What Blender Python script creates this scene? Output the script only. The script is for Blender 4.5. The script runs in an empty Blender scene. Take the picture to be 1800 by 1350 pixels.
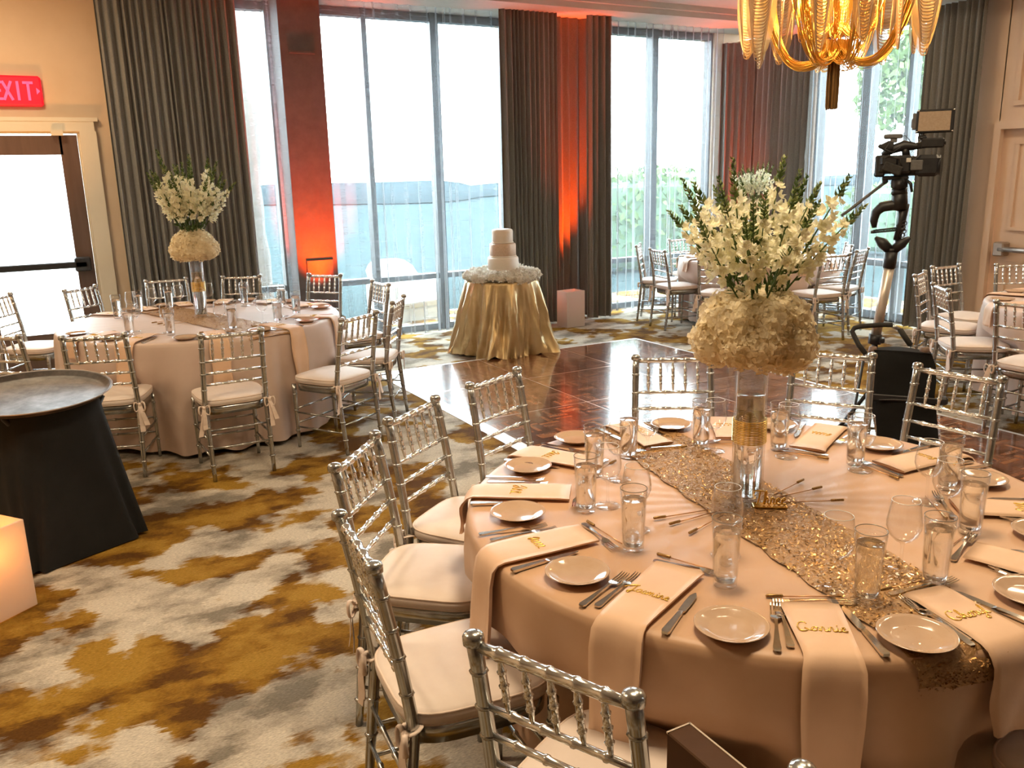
import bpy, math, random
from math import sin, cos, pi, radians, sqrt, atan2, hypot, exp
from mathutils import Vector, Matrix

SC = bpy.context.scene
COL = SC.collection
rnd = random.Random(7)

# ---------------------------------------------------------------- camera
CAM_H = 1.76
_pitch, _roll, _yaw = .2406, -.024, .4996
_fwd = Vector((sin(_yaw)*cos(_pitch), cos(_yaw)*cos(_pitch), -sin(_pitch)))
_rt0 = Vector((cos(_yaw), -sin(_yaw), 0))
_up0 = _rt0.cross(_fwd)
_rt = _rt0*cos(_roll) + _up0*sin(_roll)
_up = -_rt0*sin(_roll) + _up0*cos(_roll)
camd = bpy.data.cameras.new('camera')
camd.sensor_width = 36
camd.lens = 30.0
camd.clip_end = 600
cam = bpy.data.objects.new('camera', camd)
COL.objects.link(cam)
cam.matrix_world = Matrix(((_rt.x, _up.x, -_fwd.x, 0), (_rt.y, _up.y, -_fwd.y, 0), (_rt.z, _up.z, -_fwd.z, CAM_H), (0, 0, 0, 1)))
SC.camera = cam

# ---------------------------------------------------------------- world, exposure, room lamps
W = bpy.data.worlds.new('world')
SC.world = W
W.use_nodes = True
_bg = W.node_tree.nodes['Background']
_bg.inputs[0].default_value = (.90, .96, 1.0, 1)
_bg.inputs[1].default_value = 18.0
SC.view_settings.view_transform = 'Standard'
SC.view_settings.look = 'None'
SC.view_settings.gamma = 1
SC.view_settings.exposure = 0.45
SC.view_settings.use_curve_mapping = False
try:
    cy = SC.cycles
    cy.use_denoising = True
    cy.transparent_max_bounces = 24
    cy.max_bounces = 9
    cy.diffuse_bounces = 4
    cy.glossy_bounces = 4
    cy.transmission_bounces = 8
    cy.caustics_reflective = False
    cy.caustics_refractive = True
    cy.sample_clamp_indirect = 6
    cy.sample_clamp_direct = 0
except Exception:
    pass


def lamp(name, kind, loc, power, color, **kw):
    d = bpy.data.lights.new(name, kind)
    d.energy = power
    d.color = color
    tgt = kw.pop('target', None)
    for k, v in kw.items():
        setattr(d, k, v)
    o = bpy.data.objects.new(name, d)
    COL.objects.link(o)
    o.location = loc
    if tgt is not None:
        o.rotation_euler = (Vector(tgt) - Vector(loc)).to_track_quat('-Z', 'Y').to_euler()
    return o


WARM = (1, .77, .50)
# recessed ceiling downlights of the room
for x, y, p in ((1.45, 1.8, 52), (2.9, 2.4, 20), (-1.3, 3.4, 46), (4.9, 2.2, 18), (-1.8, 5.6, 20), (6.9, 3.2, 36), (6.9, 5.9, 10), (-.4, 7.7, 34)):
    lamp('ceiling_downlight', 'AREA', (x, y, 3.57), p, WARM, shape='DISK', size=.7, target=(x, y, 0))
# amber uplighters (at the translucent boxes, except the wash on the door wall)
AMBER = (1, .07, .0)
lamp('amber_uplight', 'SPOT', (2.55, 8.50, .40), 620, AMBER, spot_size=radians(56), spot_blend=1.0, shadow_soft_size=.05, target=(2.555, 8.86, 1.45))
lamp('amber_uplight', 'SPOT', (5.50, 8.56, .20), 900, AMBER, spot_size=radians(29), spot_blend=.9, shadow_soft_size=.05, target=(5.66, 8.86, 1.7))
lamp('amber_uplight', 'SPOT', (8.12, 8.45, .16), 330, AMBER, spot_size=radians(42), spot_blend=.7, shadow_soft_size=.05, target=(8.34, 8.52, 1.8))
lamp('amber_uplight', 'SPOT', (5.35, 8.30, .45), 170, AMBER, spot_size=radians(50), spot_blend=.8, shadow_soft_size=.05, target=(5.35, 8.15, 3.5))
lamp('amber_uplight', 'SPOT', (8.05, 8.40, .45), 170, AMBER, spot_size=radians(50), spot_blend=.8, shadow_soft_size=.05, target=(7.95, 8.3, 3.5))
lamp('amber_uplight', 'POINT', (5.42, 8.52, .33), .8, AMBER, shadow_soft_size=.05)
lamp('amber_uplight', 'POINT', (-.38, 3.95, .30), 3.5, (1, .36, .08), shadow_soft_size=.06)
lamp('amber_uplight', 'SPOT', (-.38, 8.2, .4), 130, (1, .42, .10), spot_size=radians(70), spot_blend=.8, shadow_soft_size=.08, target=(-.3, 9.1, 3.3))  # amber wash up the wall by the door, unseen source without a box

# ---------------------------------------------------------------- helpers: tags and meshes


def tag(o, label=None, cat=None, group=None, kind=None):
    if label:
        o['label'] = label
    if cat:
        o['category'] = cat
    if group:
        o['group'] = group
    if kind:
        o['kind'] = kind
    return o


def empty(name, loc, rz=0, label=None, cat=None, group=None):
    o = bpy.data.objects.new(name, None)
    COL.objects.link(o)
    o.location = loc
    o.rotation_euler = (0, 0, rz)
    o.empty_display_size = .05
    return tag(o, label, cat, group)


class MB:
    def __init__(s):
        s.v, s.f, s.mi, s.sm = [], [], [], []
        s.M = None

    def add(s, vs, fs, mi=0, smooth=False):
        b = len(s.v)
        if s.M is not None:
            vs = [s.M @ Vector(p) for p in vs]
        s.v.extend([tuple(p) for p in vs])
        for f in fs:
            s.f.append(tuple(i + b for i in f))
            s.mi.append(mi)
            s.sm.append(smooth)

    def box(s, c, d, mi=0, bev=0, rot=None):
        x, y, z = d[0]/2, d[1]/2, d[2]/2
        if bev <= 0:
            vs = [(a*x, b*y, e*z) for a in (-1, 1) for b in (-1, 1) for e in (-1, 1)]
            fs = [(0, 1, 3, 2), (4, 6, 7, 5), (0, 4, 5, 1), (2, 3, 7, 6), (0, 2, 6, 4), (1, 5, 7, 3)]
        else:
            b_ = min(bev, x*.99, y*.99, z*.99)
            ring = []
            for zz, k in ((-z, b_), (-z + b_, 0), (z - b_, 0), (z, b_)):
                xx, yy = x - k, y - k
                q = b_*.999
                if k:
                    q = b_*.3
                ring.append([(-xx+q, -yy, zz), (xx-q, -yy, zz), (xx, -yy+q, zz), (xx, yy-q, zz), (xx-q, yy, zz), (-xx+q, yy, zz), (-xx, yy-q, zz), (-xx, -yy+q, zz)])
            vs = [p for r in ring for p in r]
            fs = []
            for k in range(3):
                for i in range(8):
                    j = (i+1) % 8
                    fs.append((k*8+i, k*8+j, k*8+8+j, k*8+8+i))
            fs.append(tuple(range(7, -1, -1)))
            fs.append(tuple(range(24, 32)))
        if rot is not None:
            vs = [rot @ Vector(p) for p in vs]
        s.add([(p[0]+c[0], p[1]+c[1], p[2]+c[2]) for p in vs], fs, mi)

    def tube(s, pts, r, n=8, mi=0, cap=True, closed=False, flat=1.0, smooth=True, up=None):
        pts = [Vector(p) for p in pts]
        m = len(pts)
        rs = r if isinstance(r, (list, tuple)) else [r]*m
        tans = []
        for i in range(m):
            if closed:
                t = pts[(i+1) % m] - pts[i-1]
            else:
                t = pts[min(i+1, m-1)] - pts[max(i-1, 0)]
            if t.length < 1e-9:
                t = Vector((0, 0, 1))
            tans.append(t.normalized())
        a = up if up is not None else (Vector((0, 0, 1)) if abs(tans[0].z) < .9 else Vector((1, 0, 0)))
        a = Vector(a)
        vs = []
        for i in range(m):
            t = tans[i]
            a = a - t*a.dot(t)
            if a.length < 1e-6:
                a = t.orthogonal()
            a.normalize()
            b = t.cross(a)
            for k in range(n):
                w = 2*pi*k/n
                vs.append(pts[i] + a*(cos(w)*rs[i]*flat) + b*(sin(w)*rs[i]))
        fs = []
        for i in range(m if closed else m-1):
            j = (i+1) % m
            for k in range(n):
                l = (k+1) % n
                fs.append((i*n+k, i*n+l, j*n+l, j*n+k))
        if cap and not closed:
            fs.append(tuple(range(n-1, -1, -1)))
            fs.append(tuple(range((m-1)*n, m*n)))
        s.add(vs, fs, mi, smooth)

    def lathe(s, prof, n=24, c=(0, 0, 0), mi=0, smooth=True, sx=1, sy=1, capb=False, capt=False):
        vs = []
        for r, z in prof:
            for k in range(n):
                w = 2*pi*k/n
                vs.append((c[0]+cos(w)*r*sx, c[1]+sin(w)*r*sy, c[2]+z))
        fs = []
        for i in range(len(prof)-1):
            for k in range(n):
                l = (k+1) % n
                fs.append((i*n+k, i*n+l, (i+1)*n+l, (i+1)*n+k))
        if capb:
            fs.append(tuple(range(n-1, -1, -1)))
        if capt:
            fs.append(tuple(range((len(prof)-1)*n, len(prof)*n)))
        s.add(vs, fs, mi, smooth)

    def grid(s, fn, nu, nv, mi=0, closeu=False, smooth=True):
        vs = [fn(i, j) for j in range(nv+1) for i in range(nu if closeu else nu+1)]
        w = nu if closeu else nu+1
        fs = []
        for j in range(nv):
            for i in range(nu):
                k = (i+1) % w
                fs.append((j*w+i, j*w+k, (j+1)*w+k, (j+1)*w+i))
        s.add(vs, fs, mi, smooth)

    def mesh(s, name, mats):
        m = bpy.data.meshes.new(name)
        m.from_pydata(s.v, [], s.f)
        for q in (mats if isinstance(mats, (list, tuple)) else [mats]):
            m.materials.append(q)
        m.polygons.foreach_set('material_index', s.mi)
        m.polygons.foreach_set('use_smooth', s.sm)
        m.update()
        return m

    def obj(s, name, mats, parent=None, loc=(0, 0, 0), rz=0):
        return link(name, s.mesh(name, mats), parent, loc, rz)


def link(name, mesh, parent=None, loc=(0, 0, 0), rz=0, rot=None):
    o = bpy.data.objects.new(name, mesh)
    COL.objects.link(o)
    o.location = loc
    o.rotation_euler = rot if rot is not None else (0, 0, rz)
    if parent is not None:
        o.parent = parent
    return o


KIDS = {}


def kids(o):
    return [c for c in bpy.data.objects if c.parent == o]


def copy_tree(root, children, loc, rz, label, group=None, cat=None):
    """copy a thing and each of its parts (children = {part: [sub-parts]})"""
    r = root.copy()
    COL.objects.link(r)
    r.location = loc
    r.rotation_euler = (0, 0, rz)
    r['label'] = label
    if group:
        r['group'] = group
    for ch, subs in children:
        c = ch.copy()
        COL.objects.link(c)
        c.parent = r
        for g in subs:
            d = g.copy()
            COL.objects.link(d)
            d.parent = c
    return r


def tree_of(root):
    ks = kids(root)
    return [(k, kids(k)) for k in ks]


# ---------------------------------------------------------------- materials
MATS = {}


def mat(name, color, rough=.6, metal=0, spec=.5, coat=0, sheen=0, emit=None, es=1, trans=0, aniso=0, alpha=1):
    m = bpy.data.materials.new(name)
    m.use_nodes = True
    b = m.node_tree.nodes['Principled BSDF']
    b.inputs['Base Color'].default_value = (*color, 1)
    b.inputs['Roughness'].default_value = rough
    b.inputs['Metallic'].default_value = metal
    b.inputs['Specular IOR Level'].default_value = spec
    b.inputs['Coat Weight'].default_value = coat
    b.inputs['Coat Roughness'].default_value = .06
    b.inputs['Sheen Weight'].default_value = sheen
    b.inputs['Transmission Weight'].default_value = trans
    if emit:
        b.inputs['Emission Color'].default_value = (*emit, 1)
        b.inputs['Emission Strength'].default_value = es
    MATS[name] = m
    return m


def nodes(m):
    nt = m.node_tree
    return nt, nt.nodes, nt.links, nt.nodes['Principled BSDF']


def noise_node(nt, scale=5, detail=4, rough=.55, vec=None, dist=0):
    n = nt.nodes.new('ShaderNodeTexNoise')
    n.inputs['Scale'].default_value = scale
    n.inputs['Detail'].default_value = detail
    n.inputs['Roughness'].default_value = rough
    n.inputs['Distortion'].default_value = dist
    if vec is not None:
        nt.links.new(vec, n.inputs['Vector'])
    return n


def mapping(nt, scale=(1, 1, 1), loc=(0, 0, 0), rot=(0, 0, 0), src='Object'):
    tc = nt.nodes.new('ShaderNodeTexCoord')
    mp = nt.nodes.new('ShaderNodeMapping')
    mp.inputs['Scale'].default_value = scale
    mp.inputs['Location'].default_value = loc
    mp.inputs['Rotation'].default_value = rot
    nt.links.new(tc.outputs[src], mp.inputs['Vector'])
    return mp.outputs['Vector']


def ramp(nt, fac, stops, interp='LINEAR'):
    r = nt.nodes.new('ShaderNodeValToRGB')
    r.color_ramp.interpolation = interp
    el = r.color_ramp.elements
    while len(el) < len(stops):
        el.new(.5)
    for e, (p, c) in zip(el, stops):
        e.position = p
        e.color = c if len(c) == 4 else (*c, 1)
    nt.links.new(fac, r.inputs['Fac'])
    return r.outputs['Color']


def mixc(nt, fac, a, b, mode='MIX'):
    n = nt.nodes.new('ShaderNodeMix')
    n.data_type = 'RGBA'
    n.blend_type = mode
    for idx, val in ((0, fac), (6, a), (7, b)):
        if isinstance(val, (int, float)):
            n.inputs[idx].default_value = val
        elif isinstance(val, tuple):
            n.inputs[idx].default_value = val if len(val) == 4 else (*val, 1)
        else:
            nt.links.new(val, n.inputs[idx])
    return n.outputs[2]


def math_node(nt, op, a, b=0.0):
    n = nt.nodes.new('ShaderNodeMath')
    n.operation = op
    for i, val in enumerate((a, b)):
        if isinstance(val, (int, float)):
            n.inputs[i].default_value = val
        else:
            nt.links.new(val, n.inputs[i])
    return n.outputs[0]


def bump(nt, b, height, strength=.3, dist=.01):
    n = nt.nodes.new('ShaderNodeBump')
    n.inputs['Strength'].default_value = strength
    n.inputs['Distance'].default_value = dist
    nt.links.new(height, n.inputs['Height'])
    nt.links.new(n.outputs['Normal'], b.inputs['Normal'])


def noisy(m, c2, scale=6, lo=.35, hi=.65, bstr=0, bscale=200, stretch=(1, 1, 1)):
    nt, N, L, b = nodes(m)
    c1 = tuple(b.inputs['Base Color'].default_value)[:3]
    v = mapping(nt, stretch)
    n = noise_node(nt, scale, 5, .6, v)
    L.new(ramp(nt, n.outputs['Fac'], [(lo, c1), (hi, c2)]), b.inputs['Base Color'])
    if bstr:
        n2 = noise_node(nt, bscale, 3, .6, v)
        bump(nt, b, n2.outputs['Fac'], bstr, .004)
    return m


# carpet: cream and grey ground with ragged ochre and brown blots, brushed along the window wall
m_carpet = mat('carpet', (.6, .55, .45), .95, spec=.1)
nt, N, L, b = nodes(m_carpet)
tc = N.new('ShaderNodeTexCoord')
mpj = N.new('ShaderNodeMapping'); mpj.inputs['Scale'].default_value = (14, 55, 1)
L.new(tc.outputs['Object'], mpj.inputs['Vector'])
jit = noise_node(nt, 1, 3, .6, mpj.outputs[0])
sub = N.new('ShaderNodeVectorMath'); sub.operation = 'SUBTRACT'; sub.inputs[1].default_value = (.5, .5, .5)
L.new(jit.outputs['Color'], sub.inputs[0])
mul = N.new('ShaderNodeVectorMath'); mul.operation = 'MULTIPLY'; mul.inputs[1].default_value = (.10, .10, 0)
L.new(sub.outputs[0], mul.inputs[0])
addv = N.new('ShaderNodeVectorMath'); addv.operation = 'ADD'
L.new(tc.outputs['Object'], addv.inputs[0]); L.new(mul.outputs[0], addv.inputs[1])
mp1 = N.new('ShaderNodeMapping'); mp1.inputs['Scale'].default_value = (1.0, 1.0, 1); mp1.inputs['Location'].default_value = (3.1, 1.7, 0)
L.new(addv.outputs[0], mp1.inputs['Vector'])
n1 = noise_node(nt, 2.0, 3.5, .55, mp1.outputs[0])
mp2 = N.new('ShaderNodeMapping'); mp2.inputs['Scale'].default_value = (.9, 1.3, 1); mp2.inputs['Location'].default_value = (11.3, 5.1, 2)
L.new(addv.outputs[0], mp2.inputs['Vector'])
n2 = noise_node(nt, 3.4, 4, .6, mp2.outputs[0])
base = ramp(nt, n2.outputs['Fac'], [(.38, (.25, .22, .175)), (.46, (.46, .40, .32)), (.56, (.66, .59, .48))])
m1 = ramp(nt, n1.outputs['Fac'], [(.485, (0, 0, 0)), (.52, (1, 1, 1))])
och = ramp(nt, n2.outputs['Fac'], [(.42, (.115, .050, .010)), (.50, (.26, .130, .016)), (.60, (.38, .215, .032))])
c = mixc(nt, m1, base, och)
fib = N.new('ShaderNodeMapping'); fib.inputs['Scale'].default_value = (70, 260, 1)
L.new(tc.outputs['Object'], fib.inputs['Vector'])
nf = noise_node(nt, 1, 2, .6, fib.outputs[0])
fc = ramp(nt, nf.outputs['Fac'], [(.3, (.62, .62, .62)), (.7, (1.12, 1.12, 1.12))])
L.new(mixc(nt, 1.0, c, fc, 'MULTIPLY'), b.inputs['Base Color'])
bump(nt, b, nf.outputs['Fac'], .6, .006)

# parquet: every strip is its own island with its own tone
m_wood = mat('parquet_wood', (.16, .06, .025), .16, coat=.5)
nt, N, L, b = nodes(m_wood)
geo = N.new('ShaderNodeNewGeometry')
tone = ramp(nt, geo.outputs['Random Per Island'], [(0, (.075, .028, .014)), (.5, (.19, .075, .034)), (1, (.34, .150, .070))])
v = mapping(nt, (6, 6, 6))
nw = noise_node(nt, 9, 6, .65, v, 1.5)
L.new(mixc(nt, 1.0, tone, ramp(nt, nw.outputs['Fac'], [(.3, (.75, .72, .7)), (.7, (1.15, 1.15, 1.15))]), 'MULTIPLY'), b.inputs['Base Color'])
L.new(ramp(nt, nw.outputs['Fac'], [(.3, (.13, .13, .13)), (.7, (.24, .24, .24))]), b.inputs['Roughness'])

m_wall = noisy(mat('painted_wall', (.66, .50, .34), .8), (.69, .53, .37), 3, bstr=.08)
m_wallr = noisy(mat('panelled_wall_paint', (.68, .50, .37), .65), (.71, .53, .40), 3, bstr=.05)
m_ceil = noisy(mat('ceiling_paint', (.62, .60, .56), .85), (.66, .64, .60), 4, bstr=.05)
m_trim = noisy(mat('white_trim_paint', (.70, .64, .52), .5), (.73, .67, .55), 5)
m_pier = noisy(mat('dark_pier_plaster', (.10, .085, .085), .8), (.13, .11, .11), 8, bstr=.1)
m_doorframe = noisy(mat('dark_wood_door', (.10, .06, .045), .45), (.13, .08, .06), 14, stretch=(1, 1, .1))
m_black = noisy(mat('black_metal_frame', (.012, .013, .016), .4), (.02, .021, .024), 20)
m_blackp = noisy(mat('black_plastic', (.009, .009, .010), .45), (.016, .016, .017), 30, bstr=.15)
m_rubber = noisy(mat('black_foam', (.02, .019, .018), .85), (.035, .033, .03), 40, bstr=.4)
m_greyp = noisy(mat('grey_plastic', (.10, .10, .10), .5), (.14, .14, .14), 30)
m_led = noisy(mat('amber_diffuser', (.36, .27, .19), .55), (.42, .32, .23), 90, bstr=.2)
m_curtain = mat('grey_drape', (.120, .112, .096), .9, sheen=.25)
nt, N, L, b = nodes(m_curtain)
v = mapping(nt, (1, 1, 1))
nn = noise_node(nt, 180, 3, .6, v)
L.new(ramp(nt, nn.outputs['Fac'], [(.3, (.145, .143, .134)), (.7, (.245, .241, .226))]), b.inputs['Base Color'])
bump(nt, b, nn.outputs['Fac'], .25, .003)

# sheer: part of the light goes straight through, part is scattered; fine horizontal slubs
m_sheer = bpy.data.materials.new('sheer_curtain')
m_sheer.use_nodes = True
nt = m_sheer.node_tree; N = nt.nodes; L = nt.links
N.clear()
out = N.new('ShaderNodeOutputMaterial')
tr = N.new('ShaderNodeBsdfTransparent')
df = N.new('ShaderNodeBsdfDiffuse'); df.inputs[0].default_value = (.58, .60, .62, 1)
tl = N.new('ShaderNodeBsdfTranslucent'); tl.inputs[0].default_value = (.42, .46, .50, 1)
mx = N.new('ShaderNodeMixShader'); mx.inputs[0].default_value = .35
L.new(df.outputs[0], mx.inputs[1]); L.new(tl.outputs[0], mx.inputs[2])
v = mapping(nt, (2.2, 2.2, 60))
ns = noise_node(nt, 1, 3, .7, v, .4)
v2 = mapping(nt, (2.5, 2.5, 200))
ns2 = noise_node(nt, 1, 2, .7, v2)
slub = math_node(nt, 'ADD', math_node(nt, 'MULTIPLY', ns.outputs['Fac'], .55), math_node(nt, 'MULTIPLY', ns2.outputs['Fac'], .45))
opa = ramp(nt, slub, [(.36, (.22, .22, .22)), (.52, (.28, .28, .28)), (.68, (.44, .44, .44))])
lw = N.new('ShaderNodeLayerWeight'); lw.inputs[0].default_value = .5
opa2 = math_node(nt, 'MINIMUM', math_node(nt, 'ADD', opa, math_node(nt, 'MULTIPLY', math_node(nt, 'POWER', lw.outputs['Facing'], 2.5), .75)), .97)
mx2 = N.new('ShaderNodeMixShader')
L.new(opa2, mx2.inputs[0]); L.new(tr.outputs[0], mx2.inputs[1]); L.new(mx.outputs[0], mx2.inputs[2])
L.new(mx2.outputs[0], out.inputs[0])


def thin_glass(name, tint=(.993, .995, .995), blend=.18, rough=.01, strength=1.0):
    m = bpy.data.materials.new(name)
    m.use_nodes = True
    nt = m.node_tree
    N = nt.nodes
    N.clear()
    out = N.new('ShaderNodeOutputMaterial')
    tr = N.new('ShaderNodeBsdfTransparent'); tr.inputs[0].default_value = (*tint, 1)
    gl = N.new('ShaderNodeBsdfGlossy'); gl.inputs['Roughness'].default_value = rough
    lw = N.new('ShaderNodeLayerWeight'); lw.inputs[0].default_value = .5
    mx = N.new('ShaderNodeMixShader')
    fr = math_node(nt, 'POWER', lw.outputs['Facing'], 3.6)
    fr = math_node(nt, 'ADD', math_node(nt, 'MULTIPLY', fr, .75*strength), blend*.2)
    nt.links.new(fr, mx.inputs[0])
    nt.links.new(tr.outputs[0], mx.inputs[1])
    nt.links.new(gl.outputs[0], mx.inputs[2])
    nt.links.new(mx.outputs[0], out.inputs[0])
    return m


m_pane = thin_glass('window_glass', (.90, .96, .97), .12)
m_glass = thin_glass('drinking_glass', (.992, .993, .993), .15)
m_water = mat('water', (.97, .98, .98), 0.0, trans=1)
nt, N, L, b = nodes(m_water)
b.inputs['IOR'].default_value = 1.33
_t = N.new('ShaderNodeBsdfTransparent'); _t.inputs[0].default_value = (.97, .975, .975, 1)
_m = N.new('ShaderNodeMixShader'); _m.inputs[0].default_value = .80
L.new(_t.outputs[0], _m.inputs[1]); L.new(b.outputs[0], _m.inputs[2]); L.new(_m.outputs[0], N['Material Output'].inputs[0])
m_acryl = mat('clear_acrylic', (.9, .9, .9), .05, trans=.9)

m_silver = noisy(mat('silver_chair_lacquer', (.40, .41, .40), .22, metal=.9), (.50, .51, .50), 30)
m_rail = mat('bright_silver_rail', (.82, .83, .82), .15, metal=.9)
m_cush = mat('blush_cushion', (.76, .655, .59), .65, sheen=.2)
noisy(m_cush, (.80, .70, .635), 12, bstr=.06, bscale=400)
m_tie = noisy(mat('blush_ribbon', (.78, .64, .54), .6), (.83, .69, .6), 20)
m_cloth = mat('champagne_satin_cloth', (.56, .34, .20), .45, sheen=.12)
noisy(m_cloth, (.60, .375, .23), 5, bstr=.05, bscale=600)
m_cloth2 = mat('blush_satin_cloth', (.60, .455, .375), .5, sheen=.15)
noisy(m_cloth2, (.64, .49, .41), 5, bstr=.05, bscale=600)
m_napkin = noisy(mat('blush_napkin', (.72, .475, .31), .55, sheen=.1), (.76, .515, .345), 9, bstr=.08, bscale=500)
m_plate = mat('taupe_glazed_plate', (.52, .36, .25), .12, coat=.6)
noisy(m_plate, (.55, .39, .275), 20)
m_steel = noisy(mat('polished_steel', (.60, .56, .51), .16, metal=1), (.68, .64, .59), 40)
m_gold = noisy(mat('gold_acrylic', (.78, .47, .09), .25, metal=.8), (.85, .55, .14), 60)
m_copper = noisy(mat('copper_stick', (.55, .27, .11), .3, metal=.8), (.62, .33, .15), 40)
m_glit = mat('glitter_tip', (.36, .20, .07), .35, metal=.7)
nt, N, L, b = nodes(m_glit)
vo = N.new('ShaderNodeTexVoronoi'); vo.inputs['Scale'].default_value = 700
L.new(mapping(nt), vo.inputs['Vector'])
L.new(ramp(nt, vo.outputs['Distance'], [(.1, (.75, .5, .2)), (.6, (.22, .11, .03))]), b.inputs['Base Color'])
m_runner = mat('gold_sequin_mesh', (.47, .275, .115), .5, metal=.25)
noisy(m_runner, (.32, .165, .060), 60, bstr=.7, bscale=160)
m_seq = mat('gold_sequins', (.80, .58, .30), .34, metal=.9)
nt, N, L, b = nodes(m_seq)
geo = N.new('ShaderNodeNewGeometry')
L.new(ramp(nt, geo.outputs['Random Per Island'], [(0, (.30, .15, .05)), (.75, (.54, .31, .12)), (1, (.92, .70, .40))]), b.inputs['Base Color'])
m_band = mat('gold_rhinestones', (.80, .62, .22), .15, metal=.9)
m_petal = bpy.data.materials.new('cream_petal')


def petal_mat(name, c1, c2, tr=.45):
    m = mat(name, c1, .6, spec=.25)
    nt, N, L, b = nodes(m)
    geo = N.new('ShaderNodeNewGeometry')
    cc = ramp(nt, geo.outputs['Random Per Island'], [(0, c1), (1, c2)])
    L.new(cc, b.inputs['Base Color'])
    tl = N.new('ShaderNodeBsdfTranslucent')
    L.new(cc, tl.inputs[0])
    mx = N.new('ShaderNodeMixShader'); mx.inputs[0].default_value = tr
    o = N['Material Output']
    L.new(b.outputs[0], mx.inputs[1]); L.new(tl.outputs[0], mx.inputs[2]); L.new(mx.outputs[0], o.inputs[0])
    return m


m_hyd = petal_mat('hydrangea_petal', (.88, .77, .54), (.96, .88, .68))
m_snap = petal_mat('snapdragon_petal', (.86, .83, .60), (.95, .93, .80))
m_leaf = petal_mat('green_leaf', (.055, .10, .030), (.11, .17, .05), .2)
m_bud = petal_mat('green_bud', (.20, .26, .08), (.36, .40, .17), .2)
m_stem = noisy(mat('green_stem', (.06, .12, .03), .5), (.10, .17, .05), 20)
m_white = petal_mat('white_blossom', (.80, .77, .68), (.90, .88, .82), .25)
m_cake = noisy(mat('ivory_fondant', (.78, .70, .60), .55), (.81, .73, .63), 20)
m_cakeg = noisy(mat('rose_gold_sugar', (.55, .40, .28), .4, metal=.25), (.70, .53, .40), 120, bstr=.6, bscale=300)
m_satin = mat('gold_lame_satin', (.52, .38, .19), .30, metal=.55)
noisy(m_satin, (.60, .45, .24), 6, bstr=.12, bscale=60)
m_tray = mat('worn_brown_tray', (.085, .065, .055), .42)
nt, N, L, b = nodes(m_tray)
v = mapping(nt, (5, 5, 5))
n1 = noise_node(nt, 1.1, 8, .75, v)
L.new(ramp(nt, n1.outputs['Fac'], [(.42, (.026, .019, .016)), (.68, (.095, .075, .062))]), b.inputs['Base Color'])
L.new(ramp(nt, n1.outputs['Fac'], [(.3, (.55, .55, .55)), (.7, (.35, .35, .35))]), b.inputs['Roughness'])
m_blackcloth = noisy(mat('black_cloth', (.0035, .004, .004), .95), (.006, .0065, .0065), 12, bstr=.15, bscale=500)
m_chain = mat('gold_chain', (.83, .50, .10), .28, metal=.95)
m_chainp = mat('pale_gold_chain', (.66, .44, .24), .35, metal=.8)
m_veil = bpy.data.materials.new('fine_chain_mesh')
m_veil.use_nodes = True
nt = m_veil.node_tree; N = nt.nodes; L = nt.links; N.clear()
out = N.new('ShaderNodeOutputMaterial')
gl = N.new('ShaderNodeBsdfGlossy'); gl.inputs[0].default_value = (.80, .55, .26, 1); gl.inputs['Roughness'].default_value = .4
df = N.new('ShaderNodeBsdfTranslucent'); df.inputs[0].default_value = (.70, .42, .15, 1)
m1_ = N.new('ShaderNodeMixShader'); m1_.inputs[0].default_value = .45
L.new(gl.outputs[0], m1_.inputs[1]); L.new(df.outputs[0], m1_.inputs[2])
tr = N.new('ShaderNodeBsdfTransparent')
m2_ = N.new('ShaderNodeMixShader'); m2_.inputs[0].default_value = .58
L.new(tr.outputs[0], m2_.inputs[1]); L.new(m1_.outputs[0], m2_.inputs[2]); L.new(m2_.outputs[0], out.inputs[0])
m_bulb = mat('lit_bulb', (1, .8, .5), .3, emit=(1, .78, .42), es=30)
m_exit = mat('exit_letters', (.6, .02, .03), .4, emit=(1, .10, .22), es=1.1)
m_exitb = mat('exit_panel', (.35, .01, .02), .4, emit=(1, .004, .02), es=.75)
m_box = bpy.data.materials.new('translucent_white_box')
m_box.use_nodes = True
nt = m_box.node_tree; N = nt.nodes; L = nt.links; N.clear()
out = N.new('ShaderNodeOutputMaterial')
df = N.new('ShaderNodeBsdfDiffuse'); df.inputs[0].default_value = (.78, .72, .66, 1)
tl = N.new('ShaderNodeBsdfTranslucent'); tl.inputs[0].default_value = (.85, .78, .70, 1)
mx = N.new('ShaderNodeMixShader'); mx.inputs[0].default_value = .45
L.new(df.outputs[0], mx.inputs[1]); L.new(tl.outputs[0], mx.inputs[2]); L.new(mx.outputs[0], out.inputs[0])
m_brownbox = noisy(mat('brown_card', (.075, .036, .018), .8, spec=.15), (.09, .045, .023), 6)
m_gedge = mat('pale_card_edge', (.5, .40, .30), .5)
m_terrace = noisy(mat('terrace_paving', (.026, .040, .043), .9, spec=0), (.034, .049, .052), 2)
m_hill = noisy(mat('hazy_hillside', (.030, .044, .050), 1, spec=0), (.038, .052, .059), .05)
m_hedge = noisy(mat('hedge_green', (.04, .085, .045), .9), (.075, .13, .07), 6, bstr=.6, bscale=30)
m_bark = noisy(mat('palm_bark', (.16, .15, .14), .9), (.25, .235, .22), 9, bstr=.5, bscale=40, stretch=(1, 1, 4))
m_outw = noisy(mat('white_outdoor_shell', (.75, .76, .76), .5), (.8, .81, .81), 10)
m_brass = mat('brushed_steel_bar', (.42, .36, .31), .4, metal=.8)

# ================================================================ THE SETTING
f = MB(); f.box((3, 3, -.05), (14, 15, .1))
floor = f.obj('floor', m_carpet); tag(floor, 'cream and grey carpet with ragged ochre and brown blots', 'floor', kind='structure')

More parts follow.
